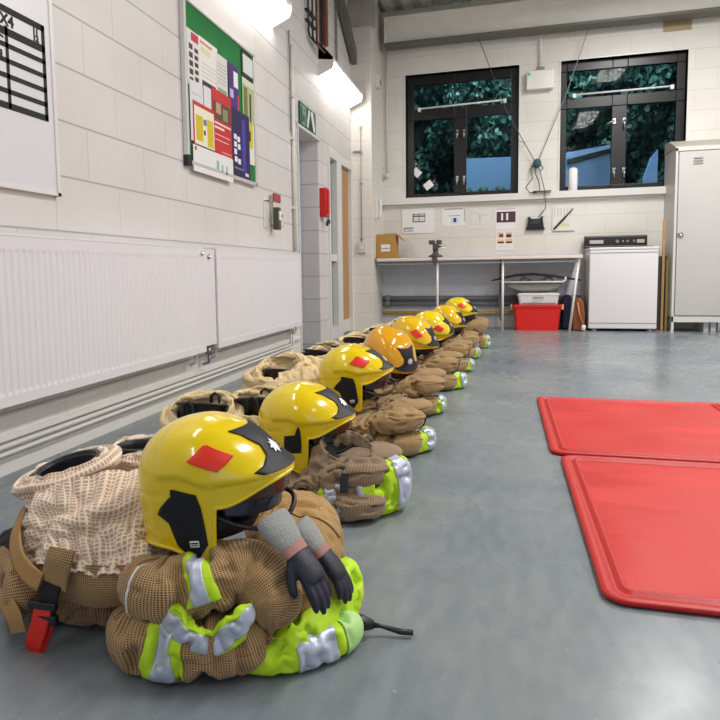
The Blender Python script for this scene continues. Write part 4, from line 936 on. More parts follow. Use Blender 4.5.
# ------------------------------------------------------------------ helmets
YEL = lambda n, c: mat(n, c, .16, spec=.5, coat=.5, var=.03, vscale=8, bump=.03, bscale=25)
M_YEL = YEL('helmet_yellow', 'E9CB06'); M_AMB = YEL('helmet_amber', 'DFA010')
M_HPATCH = mat('helmet_patch_black', '15161F', .5, spec=.35); M_DIAM = mat('diamond_red', 'E8301C', .35); M_VISOR = mat('smoked_visor', (.18, .09, .03), .05, trans=.75, spec=.6)
M_SILVB = mat('badge_silver', 'CFCFD2', .3, .6); M_LINING = mat('helmet_lining', '0E0E12', .75)
M_CLEARV = mat('inner_visor', (.05, .06, .11), .04, trans=.6, spec=.7)
HA, HB, HH = .146, .116, .120          # half length, half width, height of the crown
def sstep(a, b, x): t = np.clip((x-a)/(b-a), 0, 1); return t*t*(3-2*t)
def shell_pt(th, z, off=0.):
    """point of the helmet surface; th degrees from the front, z height about the brow line"""
    th = np.asarray(th, float); z = np.asarray(z, float); a = np.abs(((th+180) % 360)-180); t = np.radians(th)
    zz = np.clip(z/HH, -2, 1); pz = 2.15-.62*sstep(85, 15, a); f = np.where(z > 0, (1-np.clip(zz, 0, 1)**pz)**(1/pz), 1-.085*(np.clip(-z/.13, 0, 1.2)**1.8))
    f = f+np.where(z < 0, .055*sstep(110, 170, a)*np.clip(-z/.12, 0, 1), 0)
    ex = 2.15; r = (np.abs(np.cos(t)/HA)**ex+np.abs(np.sin(t)/HB)**ex)**(-1/ex)
    ridge = sstep(122, 118.5, a-z*60)*sstep(-.002, .009, z-.02*sstep(70, 100, a))
    crown = sstep(HH*.97, HH*.80, z)
    r = r*f+.0085*ridge*crown+.020*sstep(60, 0, a)*np.exp(-((z+.0)/.020)**2)
    groove = np.exp(-((z+.012-.0*a)/.0028)**2)*sstep(100, 112, a)*.003
    r = r-groove+off
    zo = z+off*np.clip(zz, 0, 1)**3
    return np.stack([r*np.cos(t), r*np.sin(t), zo], -1)
def zlow(th):
    a = np.abs(((np.asarray(th, float)+180) % 360)-180)
    brow = -.004-.034*sstep(8, 62, a)
    low = -.110-.034*np.exp(-((a-82)/24)**2)
    return brow*(1-sstep(67, 75, a))+low*sstep(67, 75, a)
def mono_patch(name, rows, m, parent, off=.0015, nz=16, nt=16, thick=.0015):
    """rows: (z, th_left, th_right) from bottom to top, joined by straight edges"""
    R_ = np.array(rows, float); s_ = np.linspace(0, len(R_)-1, nz*(len(R_)-1)+1); k = np.minimum(s_.astype(int), len(R_)-2); f = (s_-k)[:, None]
    Q = R_[k]*(1-f)+R_[k+1]*f; w = np.linspace(0, 1, nt)
    TH = Q[:, 1:2]*(1-w)+Q[:, 2:3]*w; Z = np.repeat(Q[:, :1], nt, 1)
    c = Cloth(shell_pt(TH, Z, off), False, False); c.zmin = -9
    o = c.mesh(name, m, None, thick=0); o.parent = parent
    md = o.modifiers.new('thickness', 'SOLIDIFY'); md.thickness = thick; md.offset = 0
    return o
def helmet(name_label, loc, yaw, pitch=0., tilt=0., col=None, ear='hex', diamond=True, strap=True, visor=.6, group='fire helmets'):
    t = thing('fire_helmet', name_label, 'helmet', loc, 0, group); t.rotation_euler = Euler((math.radians(tilt), math.radians(pitch), math.radians(yaw)), 'XYZ')
    col = col or M_YEL
    ths = np.concatenate([np.arange(-64, 64.1, 3.2), np.arange(65, 77, .75), np.arange(78.5, 282, 3), np.arange(283, 295.6, .75)])
    nz = 56; rows = []
    for th in ths:
        zl = float(zlow(th)); s = np.linspace(0, 1, nz); up = np.sin(np.linspace(PI/2, 0, 34))*HH; lo = np.linspace(0, zl, 23)[1:]
        rows.append(shell_pt(np.full(nz, th), np.concatenate([up, lo])))
    P = np.array(rows); n, m_ = P.shape[:2]
    V = P.reshape(-1, 3).tolist(); fs = []
    for i in range(n):
        for j in range(m_-1): fs.append((i*m_+j, i*m_+j+1, ((i+1) % n)*m_+j+1, ((i+1) % n)*m_+j))
    me = bpy.data.meshes.new('shell'); me.from_pydata(V, [], fs); bm = bmesh.new(); bm.from_mesh(me); bmesh.ops.remove_doubles(bm, verts=bm.verts[:], dist=.0004); bmesh.ops.recalc_face_normals(bm, faces=bm.faces[:]); bm.to_mesh(me); bm.free()
    me.polygons.foreach_set('use_smooth', [True]*len(me.polygons)); me.materials.append(col); me.materials.append(M_LINING)
    sh = bpy.data.objects.new('shell', me); COL.objects.link(sh); sh.parent = t
    md = sh.modifiers.new('thickness', 'SOLIDIFY'); md.thickness = .006; md.offset = -1; md.material_offset = 1; md.material_offset_rim = 0
    # rolled rim round the face opening and the neck
    rim = MB(); pts = [tuple(shell_pt(th, zlow(th), -.001)) for th in ths]; rim.tube(pts+[pts[0]], .0042, 8, False); rim.build('rim', col, t)
    # dark inner cap
    cap = []
    for th in ths[::1]:
        zl = max(float(zlow(th))+.004, -.118); cap.append([(*(np.array(shell_pt(th, z))*np.array([.86, .84, .9])),) for z in np.concatenate([np.sin(np.linspace(PI/2, 0, 14))*HH, np.linspace(0, zl if abs(((th+180) % 360)-180) > 76 else -.03, 6)[1:]])])
    mb = MB(); q = len(cap[0]); vs = [v for c in cap for v in c]; fs = [(i*q+j, i*q+j+1, ((i+1) % n)*q+j+1, ((i+1) % n)*q+j) for i in range(n) for j in range(q-1)]
    mb.add(vs, fs, True); ln = mb.build('inner_lining', M_LINING, t); md = ln.modifiers.new('t', 'SOLIDIFY'); md.thickness = .008
    # padded headband, and an added black disc that makes the inside look dark
    mb = MB(); mb.tube([(.095*math.cos(a), .082*math.sin(a), -.075) for a in np.linspace(math.radians(55), math.radians(305), 30)], .020, 10); mb.build('padding', M_BLKCL, t)
    mb = MB(); mb.lathe([(.0, -.005), (.088, -.004), (.096, .008), (.088, .02), (0, .022)], (-.012, 0, -.105), 28); mb.build('dark_filler', M_LINING, t)
    # ear panels
    for sgn in (-1, 1):
        T = lambda rows: [(z, sgn*a, sgn*b) for z, a, b in rows]
        if ear == 'hex': mono_patch('ear_panel', T([(-.130, 88, 96), (-.106, 78, 109), (-.062, 79, 114), (-.046, 79.5, 125), (-.034, 80, 121), (-.010, 83, 108), (.002, 104, 107)]), M_HPATCH, t)
        else: mono_patch('ear_panel', T([(-.080, 80, 106), (-.060, 78, 106), (-.026, 77, 103), (-.025, 77, 86), (-.010, 77.5, 83), (.000, 79, 80)]), M_HPATCH, t)
    if ear == 'hex':
        lb = mono_patch('ear_label', [(-.108, -86, -95), (-.096, -86, -95)], M_PAPER, t, off=.004, nz=4, nt=4)
        mb_ = mono_patch('label_print', [(-.105, -87, -94), (-.1035, -87, -94)], M_INK, lb, off=.0052, nz=2, nt=4, thick=.0004); mb_2 = mono_patch('label_print', [(-.1015, -87, -94), (-.0985, -87, -94)], M_INK, lb, off=.0052, nz=2, nt=4, thick=.0004)
    if diamond:
        for sgn in (-1, 1): mono_patch('diamond_sticker', [(.030, sgn*62, sgn*63.5), (.052, sgn*46, sgn*88), (.076, sgn*68, sgn*72)], M_DIAM, t, off=.002)
    # front plate with star badge
    fp = mono_patch('front_plate', [(.009, -30, 30), (.016, -36, 36), (.023, -27, 27), (.037, -18, 18), (.055, -16, 16), (.080, -28, 28), (.090, -40, 40), (.093, -39, -37)][:7], M_HPATCH, t, off=.002)
    st = MB(); cx0 = 0; pts = []
    for k in range(16):
        a = k*PI/8; r = (.017 if k % 2 == 0 else .010); pts.append((r*math.sin(a), r*math.cos(a)))
    vs = [tuple(shell_pt(math.degrees(x/.11), .046+y*.8, .006)) for x, y in pts]+[tuple(shell_pt(0, .046, .009))]
    st.add(vs, [(i, (i+1) % 16, 16) for i in range(16)]); sb = st.build('star_badge', M_SILVB, fp); md = sb.modifiers.new('t', 'SOLIDIFY'); md.thickness = .002
    # outer visor, mostly raised under the brow, and the inner face shield
    def shield(nm, m, off, z0, z1, a, th_):
        c = np.linspace(-a, a, 40); zz = np.linspace(z0, z1, 10); TH, Z = np.meshgrid(c, zz)
        base = shell_pt(TH, np.minimum(Z, -.0)*.25, off); base[..., 2] = Z+.006*np.abs(TH/60)**2; base[..., :2] *= (1+.35*(z0-Z)*1.0)[..., None]
        cc = Cloth(base, False); cc.zmin = -9; return cc.mesh(nm, m, t, thick=th_) if False else _plain(cc, nm, m, t, th_)
    def _plain(cc, nm, m, par, th_):
        o = cc.mesh(nm, m, None); o.parent = par; md = o.modifiers.new('t', 'SOLIDIFY'); md.thickness = th_; return o
    shield('visor', M_VISOR, -.010, -.008, -.008-.055*visor, 66, .002)
    shield('inner_visor', M_CLEARV, -.022, -.02, -.070, 60, .002)
    if strap:
        mb = MB(); mb.tube([tuple(q_) for q_ in catmull([(.03, -.095, -.055), (.08, -.085, -.082), (.125, -.072, -.092), (.160, -.045, -.080), (.168, -.012, -.058), (.145, .01, -.045), (.09, .02, -.05)], 36)], .0048, 8)
        mb.build('chin_strap', M_RUBBER, t)
    return t

# ------------------------------------------------------------------ boots
def boot(label, x, y, tiltx=0., tilty=0., h=.29, k=1., toe=(-1, 0), loops=False, group='fire boots standing inside the trousers'):
    t = thing('fire_boot', label, 'boot', (x, y, .002), math.atan2(toe[1], toe[0]), group)
    # local +x is the toe direction
    n = 32; prof = [(.0, .0, .060, .052), (.0, .05, .062, .050), (.0, .11, .058, .050), (.0, .18, .064, .058), (0, .25, .070, .064), (0, h, .074, .068)]
    vs = []; 
    rr = [(0, 0, a, b) for a, b in ()]
    full = catmull(prof, 22)
    inner = full[::-1].copy(); inner[:, 2:] -= .006
    allr = np.concatenate([full, inner[:14]])
    for (ox, z, a, b) in allr:
        for j in range(n):
            q = 2*PI*j/n; xx, yy = k*a*math.cos(q), k*b*math.sin(q)
            dz = (xx*tiltx+yy*tilty)*max(0, z-.1)/.2
            vs.append((xx+ox, yy, z+dz))
    fs = [(i*n+j, i*n+(j+1) % n, (i+1)*n+(j+1) % n, (i+1)*n+j) for i in range(len(allr)-1) for j in range(n)]
    m = MB(); m.add(vs, fs, True); m.add(vs[-n:], [tuple(range(n))], True); m.build('shaft', M_RUBBER, t)
    m = MB(); ft = [(-.07, .045, .035, .04), (-.03, .055, .048, .055), (.05, .05, .05, .05), (.12, .045, .052, .045), (.175, .035, .048, .032), (.205, .03, .03, .02)]
    c = catmull(ft, 20); vs = []
    for (px, cz, w, hh) in c:
        for j in range(20): q = 2*PI*j/20; vs.append((px, w*math.cos(q), max(.006, cz+hh*math.sin(q))))
    fs = [(i*20+j, i*20+(j+1) % 20, (i+1)*20+(j+1) % 20, (i+1)*20+j) for i in range(19) for j in range(20)]+[tuple(range(20))[::-1], tuple(range(380, 400))]
    m.add(vs, fs, True); m.build('foot', M_RUBBER, t)
    m = MB(); m.prism([(-.07, -.035), (-.075, .0), (-.07, .035), (.1, .052), (.17, .045), (.205, .0), (.17, -.045), (.1, -.052)], 0, .014, 'z'); m.build('sole', mat('boot_sole', '2A2B30', .7), t)
    m = MB(); pts = [((.077)*k*math.cos(q), (.071)*k*math.sin(q), h+k*(.077*math.cos(q)*tiltx+.071*math.sin(q)*tilty)*(h-.1)/.2) for q in np.linspace(0, 2*PI, 33)]; m.tube(pts, .0055, 8, False); m.build('top_rim', M_RUBBER, t)
    for s in ((-1, 1) if loops else ()):
        yy = s*.075*k; m = MB(); m.tube([(-.018, yy, h-.05), (-.016, yy*1.02, h+.015), (0, yy*.98, h+.026), (.016, yy*1.02, h+.015), (.018, yy, h-.05)], .005, 6); m.build('pull_loop', M_BLKCL, t)
    return t

# ------------------------------------------------------------------ trousers gathered round the boots
def gathered_leg(t, x, y, h, r0, r1, m, seed, tx=0., ty=0., amp=.016, dx=0., dy=0., name='gathered_leg', nu=110, nv=180, twist=.15, off=(0, 0)):
    c = rings([(x, y, h-.10, r0*.96, r0*.94, tx, ty), (x, y, h-.02, r0, r0*.97, tx, ty), (x, y, h+.012, r0*1.10, r0*1.06, tx, ty), (x, y, h-.005, r0*1.32, r0*1.28, tx, ty),
               (x+dx*.3, y+dy*.3, h*.80, r0+(r1-r0)*.52, r0+(r1-r0)*.50, tx*.7, ty*.7), (x+dx*.6, y+dy*.6, h*.52, r0+(r1-r0)*.78, r0+(r1-r0)*.75, tx*.4, ty*.4),
               (x+dx*.9, y+dy*.9, h*.24, r1*.97, r1*.95, 0, 0), (x+dx, y+dy, .02, r1, r1, 0, 0), (x+dx, y+dy, .004, r1*.96, r1*.96, 0, 0)], nu, nv)
    # concertina folds run round the leg
    msk = sstep(.10, .28, np.linspace(0, 1, nu))[:, None]*np.ones((nu, nv))*.9+.1
    c.buckle(1.42, 1.02, cells=((.013, 140), (.008, 60)), seed=seed, maxd=.045, kt=.006, kb=.03, out=.008)
    return c, c.mesh(name, m, t)

#=KIT SETS
# ---- set 1, nearest
tr = thing('fire_trousers', 'cream check lined trousers folded down round boots, nearest pile with the red brace strap', 'trousers', (-.92, 1.30, 0), 0, 'fire trousers gathered round boots')
boot('black boot top inside the nearest cream trousers, the one toward the camera', -.955, 1.215, -.22, -.16, h=.288, toe=(-1, -.1), k=.9)
boot('black boot top inside the nearest cream trousers, the one nearer the wall', -.905, 1.445, -.05, .05, h=.272, toe=(-1, .2), k=.9)
g1, _ = gathered_leg(tr, -.955, 1.215, .275, .078, .105, M_LINER, 3, .24, .12, dx=.03, dy=-.005)
g2, _ = gathered_leg(tr, -.905, 1.445, .258, .078, .12, M_LINER, 8, .04, .05, dx=.02, dy=.0)
# turned out lining that hangs over the front of the pile
sk = sheet([[(-1.00, 1.19, .215), (-.985, 1.11, .190), (-.93, 1.05, .165), (-.90, 1.03, .155)],
            [(-.95, 1.12, .262), (-.92, 1.07, .225), (-.875, 1.03, .19), (-.855, 1.01, .172)],
            [(-.87, 1.10, .270), (-.84, 1.055, .235), (-.80, 1.015, .195), (-.785, .995, .175)],
            [(-.80, 1.14, .275), (-.775, 1.07, .235), (-.745, 1.02, .195), (-.73, 1.0, .172)],
            [(-.75, 1.20, .275), (-.72, 1.12, .24), (-.69, 1.05, .195), (-.675, 1.02, .172)],
            [(-.72, 1.30, .250), (-.69, 1.20, .22), (-.655, 1.11, .18), (-.645, 1.07, .16)]], 170, 130)
sk.buckle(1.18, 1.28, seed=31, maxd=.05, cells=((.018, 120), (.009, 60)), kt=.006, out=.012)
sk.mesh('turned_lining', M_LINER, tr, thick=.004)
ws_ = sheet([[(-.925, 1.055, .160), (-.925, 1.05, .12), (-.92, 1.07, .07)], [(-.86, 1.015, .172), (-.86, 1.01, .13), (-.86, 1.03, .085)],
             [(-.79, .997, .180), (-.79, .995, .135), (-.79, 1.015, .095)], [(-.73, 1.0, .176), (-.73, .998, .13), (-.73, 1.02, .09)],
             [(-.67, 1.015, .176), (-.67, 1.015, .13), (-.67, 1.035, .09)], [(-.635, 1.065, .165), (-.635, 1.06, .12), (-.635, 1.075, .08)]], 130, 50)
ws_.buckle(1.06, 1.02, cells=((.016, 60),), seed=41); ws_.mesh('waistband', M_WEAVE, tr, thick=.006)
lb = roll([(-1.06, 1.22, .07), (-1.01, 1.15, .06), (-.92, 1.12, .06), (-.84, 1.105, .06), (-.77, 1.11, .06), (-.71, 1.14, .055)], [(.045, .05), (.06, .058), (.065, .06), (.06, .06), (.055, .055), (.05, .05)], 150, 110)
lb.buckle(1.25, 1.15, seed=51, maxd=.05, cells=((.020, 100), (.010, 60))); lb.mesh('trouser_body', M_WEAVE, tr)
lb = roll([(-1.03, 1.16, .115), (-.99, 1.08, .12), (-.93, 1.03, .105), (-.91, 1.0, .06)], [(.028, .035), (.034, .04), (.034, .035), (.03, .03)], 80, 60)
lb.buckle(1.2, 1.15, seed=53); lb.mesh('knee_fold', M_WEAVE, tr)
bk = roll([(-1.04, 1.15, .15), (-1.0, 1.09, .145), (-.95, 1.06, .125)], [(.03, .025), (.034, .028), (.03, .025)], 50, 40); bk.lump(.008, 20, 3); bk.mesh('knee_pad', M_BLKCL, tr)
ribbon('brace_strap', [(-1.01, 1.14, .215), (-.965, 1.06, .195), (-.915, 1.005, .172), (-.87, .98, .155), (-.835, .97, .145)], .035, M_KHAKI, tr, .004, [(-.5, -.8, .5), (-.4, -.8, .5), (-.3, -.9, .4), (-.1, -1, .3), (0, -1, .2)])
ribbon('brace_strap', [(-1.02, 1.12, .10), (-.975, 1.035, .10), (-.935, .99, .09), (-.90, .97, .07), (-.89, .97, .04)], .035, M_KHAKI, tr, .004, [(-.5, -.8, .5), (-.4, -.8, .5), (-.3, -.9, .4), (-.1, -1, .3), (0, -1, .2)])
tab = ribbon('brace_tab', [(-.798, .990, .205), (-.800, .980, .185), (-.806, .978, .160), (-.812, .980, .135)], .055, M_WEAVE, tr, .005)
ribbon('buckle_strap', [(-.813, .976, .142), (-.820, .974, .118), (-.829, .974, .085)], .038, M_BLKCL, tr, .006)
m = MB(); m.box(-.03, .03, -.012, 0, -.008, .010, .003); m.box(-.03, .03, -.012, .0, .02, .034, .003); o = m.build('slide_buckle', M_BLACK, tr); o.location = Vector((-.831, .973, .075))-tr.location
ribbon('red_strap', [(-.828, .968, .105), (-.833, .964, .080), (-.843, .964, .050), (-.857, .968, .020), (-.859, .977, .010), (-.849, .980, .03), (-.837, .980, .06)], .036, M_REDSTR, tr, .003)
m = MB(); m.tube([(-1.03, 1.10, .10), (-1.02, 1.04, .085), (-.985, 1.0, .055)], .010, 8); o = m.build('red_loop', mat('crimson_webbing', '9A1C22', .6), tr); o.location = -tr.location
# ---- tunic 1
tu = thing('fire_tunic', 'brown check fire tunic with lime and silver bands, nearest one under the gloves', 'tunic', (-.50, 1.15, 0), 0, 'folded fire tunics along the row')
body = roll([(-.60, 1.47, .085), (-.50, 1.42, .095), (-.44, 1.30, .105), (-.415, 1.17, .105), (-.43, 1.07, .085)], [(.07, .07), (.105, .09), (.105, .095), (.10, .10), (.085, .075)], 170, 140, e=2.3)
body.buckle(1.13, 1.08, seed=61, cells=((.026, 100), (.012, 50)), kt=.009); body.mesh('tunic_body', M_WEAVEG, tu)
base = roll([(-.70, 1.30, .07), (-.62, 1.16, .08), (-.52, 1.12, .08), (-.43, 1.17, .08)], [(.08, .07), (.10, .085), (.10, .085), (.09, .08)], 90, 80)
base.buckle(1.15, 1.12, seed=63); base.mesh('tunic_back', M_WEAVE, tu)
slv = roll([(-.660, 1.055, .135), (-.625, 1.01, .145), (-.575, 1.0, .148), (-.51, 1.02, .162), (-.455, 1.05, .172), (-.405, 1.045, .140), (-.392, 1.02, .09)], [(.045, .045), (.056, .052), (.060, .052), (.060, .05), (.058, .05), (.052, .05), (.045, .04)], 200, 120, e=2.2)
slv.buckle(1.22, 1.06, seed=71, cells=((.018, 110), (.010, 50)), kt=.009); slv.mesh('sleeve', M_WEAVE, tu)
band(slv, .42, .52, -.02, .62, tu); slv.patch(.215, .223, -.1, .55, .003).mesh('white_piping', M_PIPE, tu, thick=.002)
lw = roll([(-.705, 1.07, .035), (-.67, 1.02, .048), (-.62, .985, .055), (-.54, .985, .055), (-.46, 1.01, .06), (-.41, 1.035, .075)], [(.035, .028), (.050, .046), (.055, .055), (.055, .052), (.052, .05), (.045, .045)], 200, 110, e=2.3)
lw.buckle(1.20, 1.06, seed=81, cells=((.018, 110), (.010, 50)), kt=.009); lw.mesh('lower_sleeve', M_WEAVE, tu)
band(lw, .47, .61, -.10, .55, tu)
crn = roll([(-.575, .975, .128), (-.545, .955, .118), (-.51, .950, .095), (-.475, .960, .088), (-.440, .968, .112), (-.422, .985, .140)], [(.012, .018), (.014, .024), (.013, .021), (.013, .021), (.013, .022), (.009, .015)], 110, 60, e=2.4)
crn.buckle(1.25, 1.1, cells=((.010, 80), (.006, 30)), seed=91, maxd=.02); o = crn.mesh('reflective_band', M_LIME, tu); crn.patch(.02, .98, -.09, .12, .002).mesh('silver_strip', M_SILVER, o, thick=.001)
pk = body.patch(.30, .62, .18, .42, .004); pk.mesh('pocket_flap', M_WEAVEG, tu, thick=.004)
# lime lower panel with silver tape, toggle
hv = roll([(-.41, 1.04, .035), (-.375, 1.08, .045), (-.34, 1.15, .055), (-.322, 1.23, .06), (-.34, 1.30, .05)], [(.045, .03), (.055, .042), (.05, .055), (.045, .06), (.035, .045)], 120, 80, e=2.3)
hv.buckle(1.25, 1.2, seed=95, maxd=.04); hv.mesh('lime_panel', M_LIME, tu)
hv2 = roll([(-.46, 1.03, .025), (-.40, 1.035, .028), (-.345, 1.07, .030), (-.30, 1.12, .032), (-.285, 1.17, .035)], [(.03, .02), (.036, .026), (.036, .028), (.034, .028), (.028, .024)], 90, 60)
hv2.buckle(1.15, 1.1, cells=((.014, 70), (.008, 40)), seed=97); hv2.mesh('lime_hem', M_LIME, tu); hv2.patch(.40, .66, -.12, .40, .003).mesh('silver_tape', M_SILVER, tu, thick=.001)
hv2.patch(.72, .93, -.12, .40, .003).mesh('pale_tape', mat('pale_lime_tape', 'B4DE8A', .5), tu, thick=.001)
m = MB(); m.tube([(-.285, 1.165, .03), (-.262, 1.175, .028), (-.240, 1.18, .024)], [.020, .016, .008], 10); m.tube([(-.242, 1.18, .024), (-.228, 1.187, .020), (-.19, 1.19, .012), (-.165, 1.195, .010)], [.006, .004, .006, .006], 8)
o = m.build('toggle_cord', M_BLACK, tu); o.location = -tu.location
helmet('nearest yellow fire helmet with red diamond and dark blue hexagonal ear panel', (-.560, 1.140, .324), 4, -6, -1)

# ---- gloves
M_GREYK = mat('grey_knit', '9A9C98', .9, var=.15, vscale=40, bump=.6, bscale=220); M_GBLK = mat('glove_black', '181B2A', .5, bump=.25, bscale=90); M_PINK = mat('dusty_pink_tape', 'A87872', .7)
def glove(label, p0, p1, upv, curl=.3, flip=1, SZ=.80):
    t = thing('fire_glove', label, 'glove', p0, 0, 'gloves on the nearest tunic')
    X = (Vector(p1)-Vector(p0)).normalized(); Y = Vector(upv).cross(X).normalized()*flip; Z = X.cross(Y).normalized()*flip
    R = Matrix((X, Y, Z)).transposed()
    tr_ = lambda v: R @ (Vector(v)*SZ)
    m = MB(); n = 24; prof = catmull([(-.02, .040, .020), (-.012, .050, .026), (.02, .050, .028), (.055, .043, .024), (.075, .036, .019), (.085, .035, .018)], 18)
    vs = [tr_((x, w*math.cos(2*PI*j/n), h*math.sin(2*PI*j/n))) for x, w, h in prof for j in range(n)]
    fs = [(i*n+j, i*n+(j+1) % n, (i+1)*n+(j+1) % n, (i+1)*n+j) for i in range(17) for j in range(n)]+[tuple(range(n))]
    m.add(vs, fs, True); o = m.build('cuff', M_GREYK, t); md = o.modifiers.new('sub', 'SUBSURF'); md.levels = 1
    m = MB(); vs = [tr_((x, w*math.cos(2*PI*j/n), h*math.sin(2*PI*j/n))) for x, w, h in ((.074, .039, .022), (.098, .037, .021)) for j in range(n)]
    m.add(vs, [(j, (j+1) % n, n+(j+1) % n, n+j) for j in range(n)], True); m.build('wrist_tape', M_PINK, t)
    m = MB(); prof = catmull([(.085, .032, .017), (.11, .035, .020), (.14, .038, .021), (.165, .037, .019), (.18, .032, .014)], 14)
    vs = [tr_((x, w*math.cos(2*PI*j/n), h*math.sin(2*PI*j/n)-.08*(x-.085)**1.2*curl)) for x, w, h in prof for j in range(n)]
    m.add(vs, [(i*n+j, i*n+(j+1) % n, (i+1)*n+(j+1) % n, (i+1)*n+j) for i in range(13) for j in range(n)]+[tuple(range(n))[::-1], tuple(range(13*n, 14*n))], True)
    for k, (yy, ln_, rr, sp) in enumerate(((-.0265, .062, .0112, -.06), (-.009, .076, .0122, -.01), (.009, .072, .0122, .02), (.0262, .052, .0105, .07))):
        pts = []; x, z, a = .160, -.004, .05
        y = yy
        for q in range(7):
            pts.append(tr_((x, y, z))); a += curl*.17*(1+.15*k); st_ = (ln_+.02)/6; x += st_*math.cos(a); z -= st_*math.sin(a); y += st_*sp
        m.tube(pts, [SZ*rr*q_ for q_ in (.95, 1.05, 1, 1.02, .95, .85, .45)], 12)
    pts = [tr_(v) for v in ((.105, -.022, -.004), (.125, -.038, -.014), (.145, -.049, -.022), (.165, -.054, -.030), (.178, -.055, -.034))]
    m.tube(pts, [SZ*q_ for q_ in (.014, .0145, .013, .012, .006)], 12)
    o = m.build('hand', M_GBLK, t); md = o.modifiers.new('skin', 'REMESH'); md.mode = 'VOXEL'; md.voxel_size = .0026; md.use_smooth_shade = True; s = o.modifiers.new('s', 'SMOOTH'); s.iterations = 3
    return t
glove('grey cuffed black glove with pink wrist tape lying across the nearest tunic', (-.402, 1.07, .262), (-.288, 1.03, .150), (.45, -.35, .85), .5, 1, .72)
glove('second black glove with grey cuff, lying behind the first glove', (-.375, 1.15, .222), (-.275, 1.135, .12), (.6, -.1, .8), .5, -1, .66)

# ------------------------------------------------------------------ the other sets down the row
def tunic(label, x, y, m, seed, q=100, right=-.34, top=.19, lean=0., collar=False, lime=(.05, .035), bandu=None, w=.15, weave=None):
    """folded tunic lying across the row: low under the helmet, thick rounded folds at the right hand end"""
    t = thing('fire_tunic', label, 'tunic', (x, y, 0), 0, 'folded fire tunics along the row')
    rnd = random.Random(seed); L_ = right-x; h = top/4.1
    def lay(k, z0, z1, h0, h1, dy, rx, ww, tag_='tunic_fold'):
        c = roll([(x-.19, y+.03+dy, z0), (x-.06, y+.01+dy, z0+.004), (x+L_*.35, y+dy, (z0+z1)/2), (x+L_*.75, y+dy-.01, z1), (right-.012+rx, y+dy+.01, z1-.01)],
                 [(ww*.9, h0*.9), (ww, h0), (ww*1.02, (h0+h1)/2), (ww*.98, h1*1.08), (ww*.85, h1*1.0)], q, int(q*.9), e=2.9, round_=.30)
        c.buckle(1.24, 1.14, cells=((.024, 100), (.012, 50)) if q > 90 else ((.022, 90),), seed=seed*7+k, kt=.008, maxd=.04)
        c.mesh(tag_, m, t); return c
    c1 = lay(0, h*.9, h*1.0, h*.8, h*1.0, 0, 0, w)
    c2 = lay(1, h*1.9, h*2.9, h*.5, h*1.05, rnd.uniform(-.02, .02), -.02+rnd.uniform(-.015, .015), w*.95)
    c3 = lay(2, h*2.0, h*3.5, h*.3, h*.62, .05, -.05, w*.72)
    c2.patch(.87, .90, -.2, .56, .006).mesh('black_binding', M_BLKCL, t, thick=.004)
    c1.patch(.90, .925, -.2, .5, .006).mesh('black_binding', M_BLKCL, t, thick=.004)
    if bandu: band(c1 if bandu[2] == 0 else c2, bandu[0], bandu[1], .50, .98, t)
    if lime:
        hz, ex = lime
        c = roll([(right-.16, y-w*.78, hz*.6), (right-.05, y-w*.62, hz*.8), (right+ex-.02, y-w*.1, hz), (right+ex-.03, y+w*.55, hz*.8)], [(.035, hz*.5), (.04, hz*.75), (.038, hz*.9), (.03, hz*.7)], q, int(q*.7), e=2.7)
        c.buckle(1.2, 1.15, cells=((.016, 80), (.009, 40)), seed=seed+300); o = c.mesh('lime_panel', M_LIME, t)
        c.patch(.14, .38, -.12, .42, .003).mesh('silver_tape', M_SILVER, t, thick=.001); c.patch(.60, .72, -.12, .42, .003).mesh('silver_tape', M_SILVER, t, thick=.001)
    if collar:
        cx_, cy_, z = right-.085, y-.05, top+.012
        c = rings([(cx_, cy_+.01, z-.09, .055, .036, -.1, .5), (cx_, cy_, z-.025, .068, .042, -.2, .55), (cx_, cy_, z-.0, .078, .052, -.2, .55), (cx_-.01, cy_, z-.03, .094, .072, -.1, .4), (cx_-.02, cy_, z-.085, .108, .095, 0, .1), (cx_-.03, cy_, z-.14, .115, .105, 0, 0)], 60, 110)
        c.buckle(1.2, 1.1, cells=((.016, 80), (.009, 40)), seed=seed+400); c.mesh('collar', m, t)
        k2 = rings([(cx_, cy_, z-.022, .066, .041, -.2, .55), (cx_, cy_, z-.05, .052, .034, -.2, .55), (cx_, cy_, z-.07, .03, .02, -.2, .5), (cx_, cy_, z-.075, .002, .002, -.1, .5)], 16, 50); k2.wrinkle(.006, 20, 8, .2, 9); k2.mesh('collar_lining', M_BLKCL, t)
        ribbon('black_strap', [(cx_+.005, cy_-.02, z-.03), (cx_+.01, cy_-.062, z-.035), (cx_+.015, cy_-.092, z-.06), (cx_+.02, cy_-.112, z-.10)], .022, M_BLKCL, t, .005, (0, -1, .4))
        ribbon('black_strap', [(cx_-.05, cy_+.0, z-.02), (cx_-.0, cy_-.05, z-.04), (cx_+.05, cy_-.06, z-.05)], .02, M_BLKCL, t, .005, (0, -.6, 1))
        kk = roll([(cx_+.02, cy_-.06, z-.105), (cx_+.07, cy_-.03, z-.085), (cx_+.10, cy_+.03, z-.08)], [(.025, .018), (.035, .022), (.028, .02)], 80, 60); kk.buckle(1.3, 1.2, cells=((.010, 80), (.006, 30)), seed=7, maxd=.02); kk.mesh('black_inner_cuff', M_BLKCL, t)
    return t
LAST_T = []
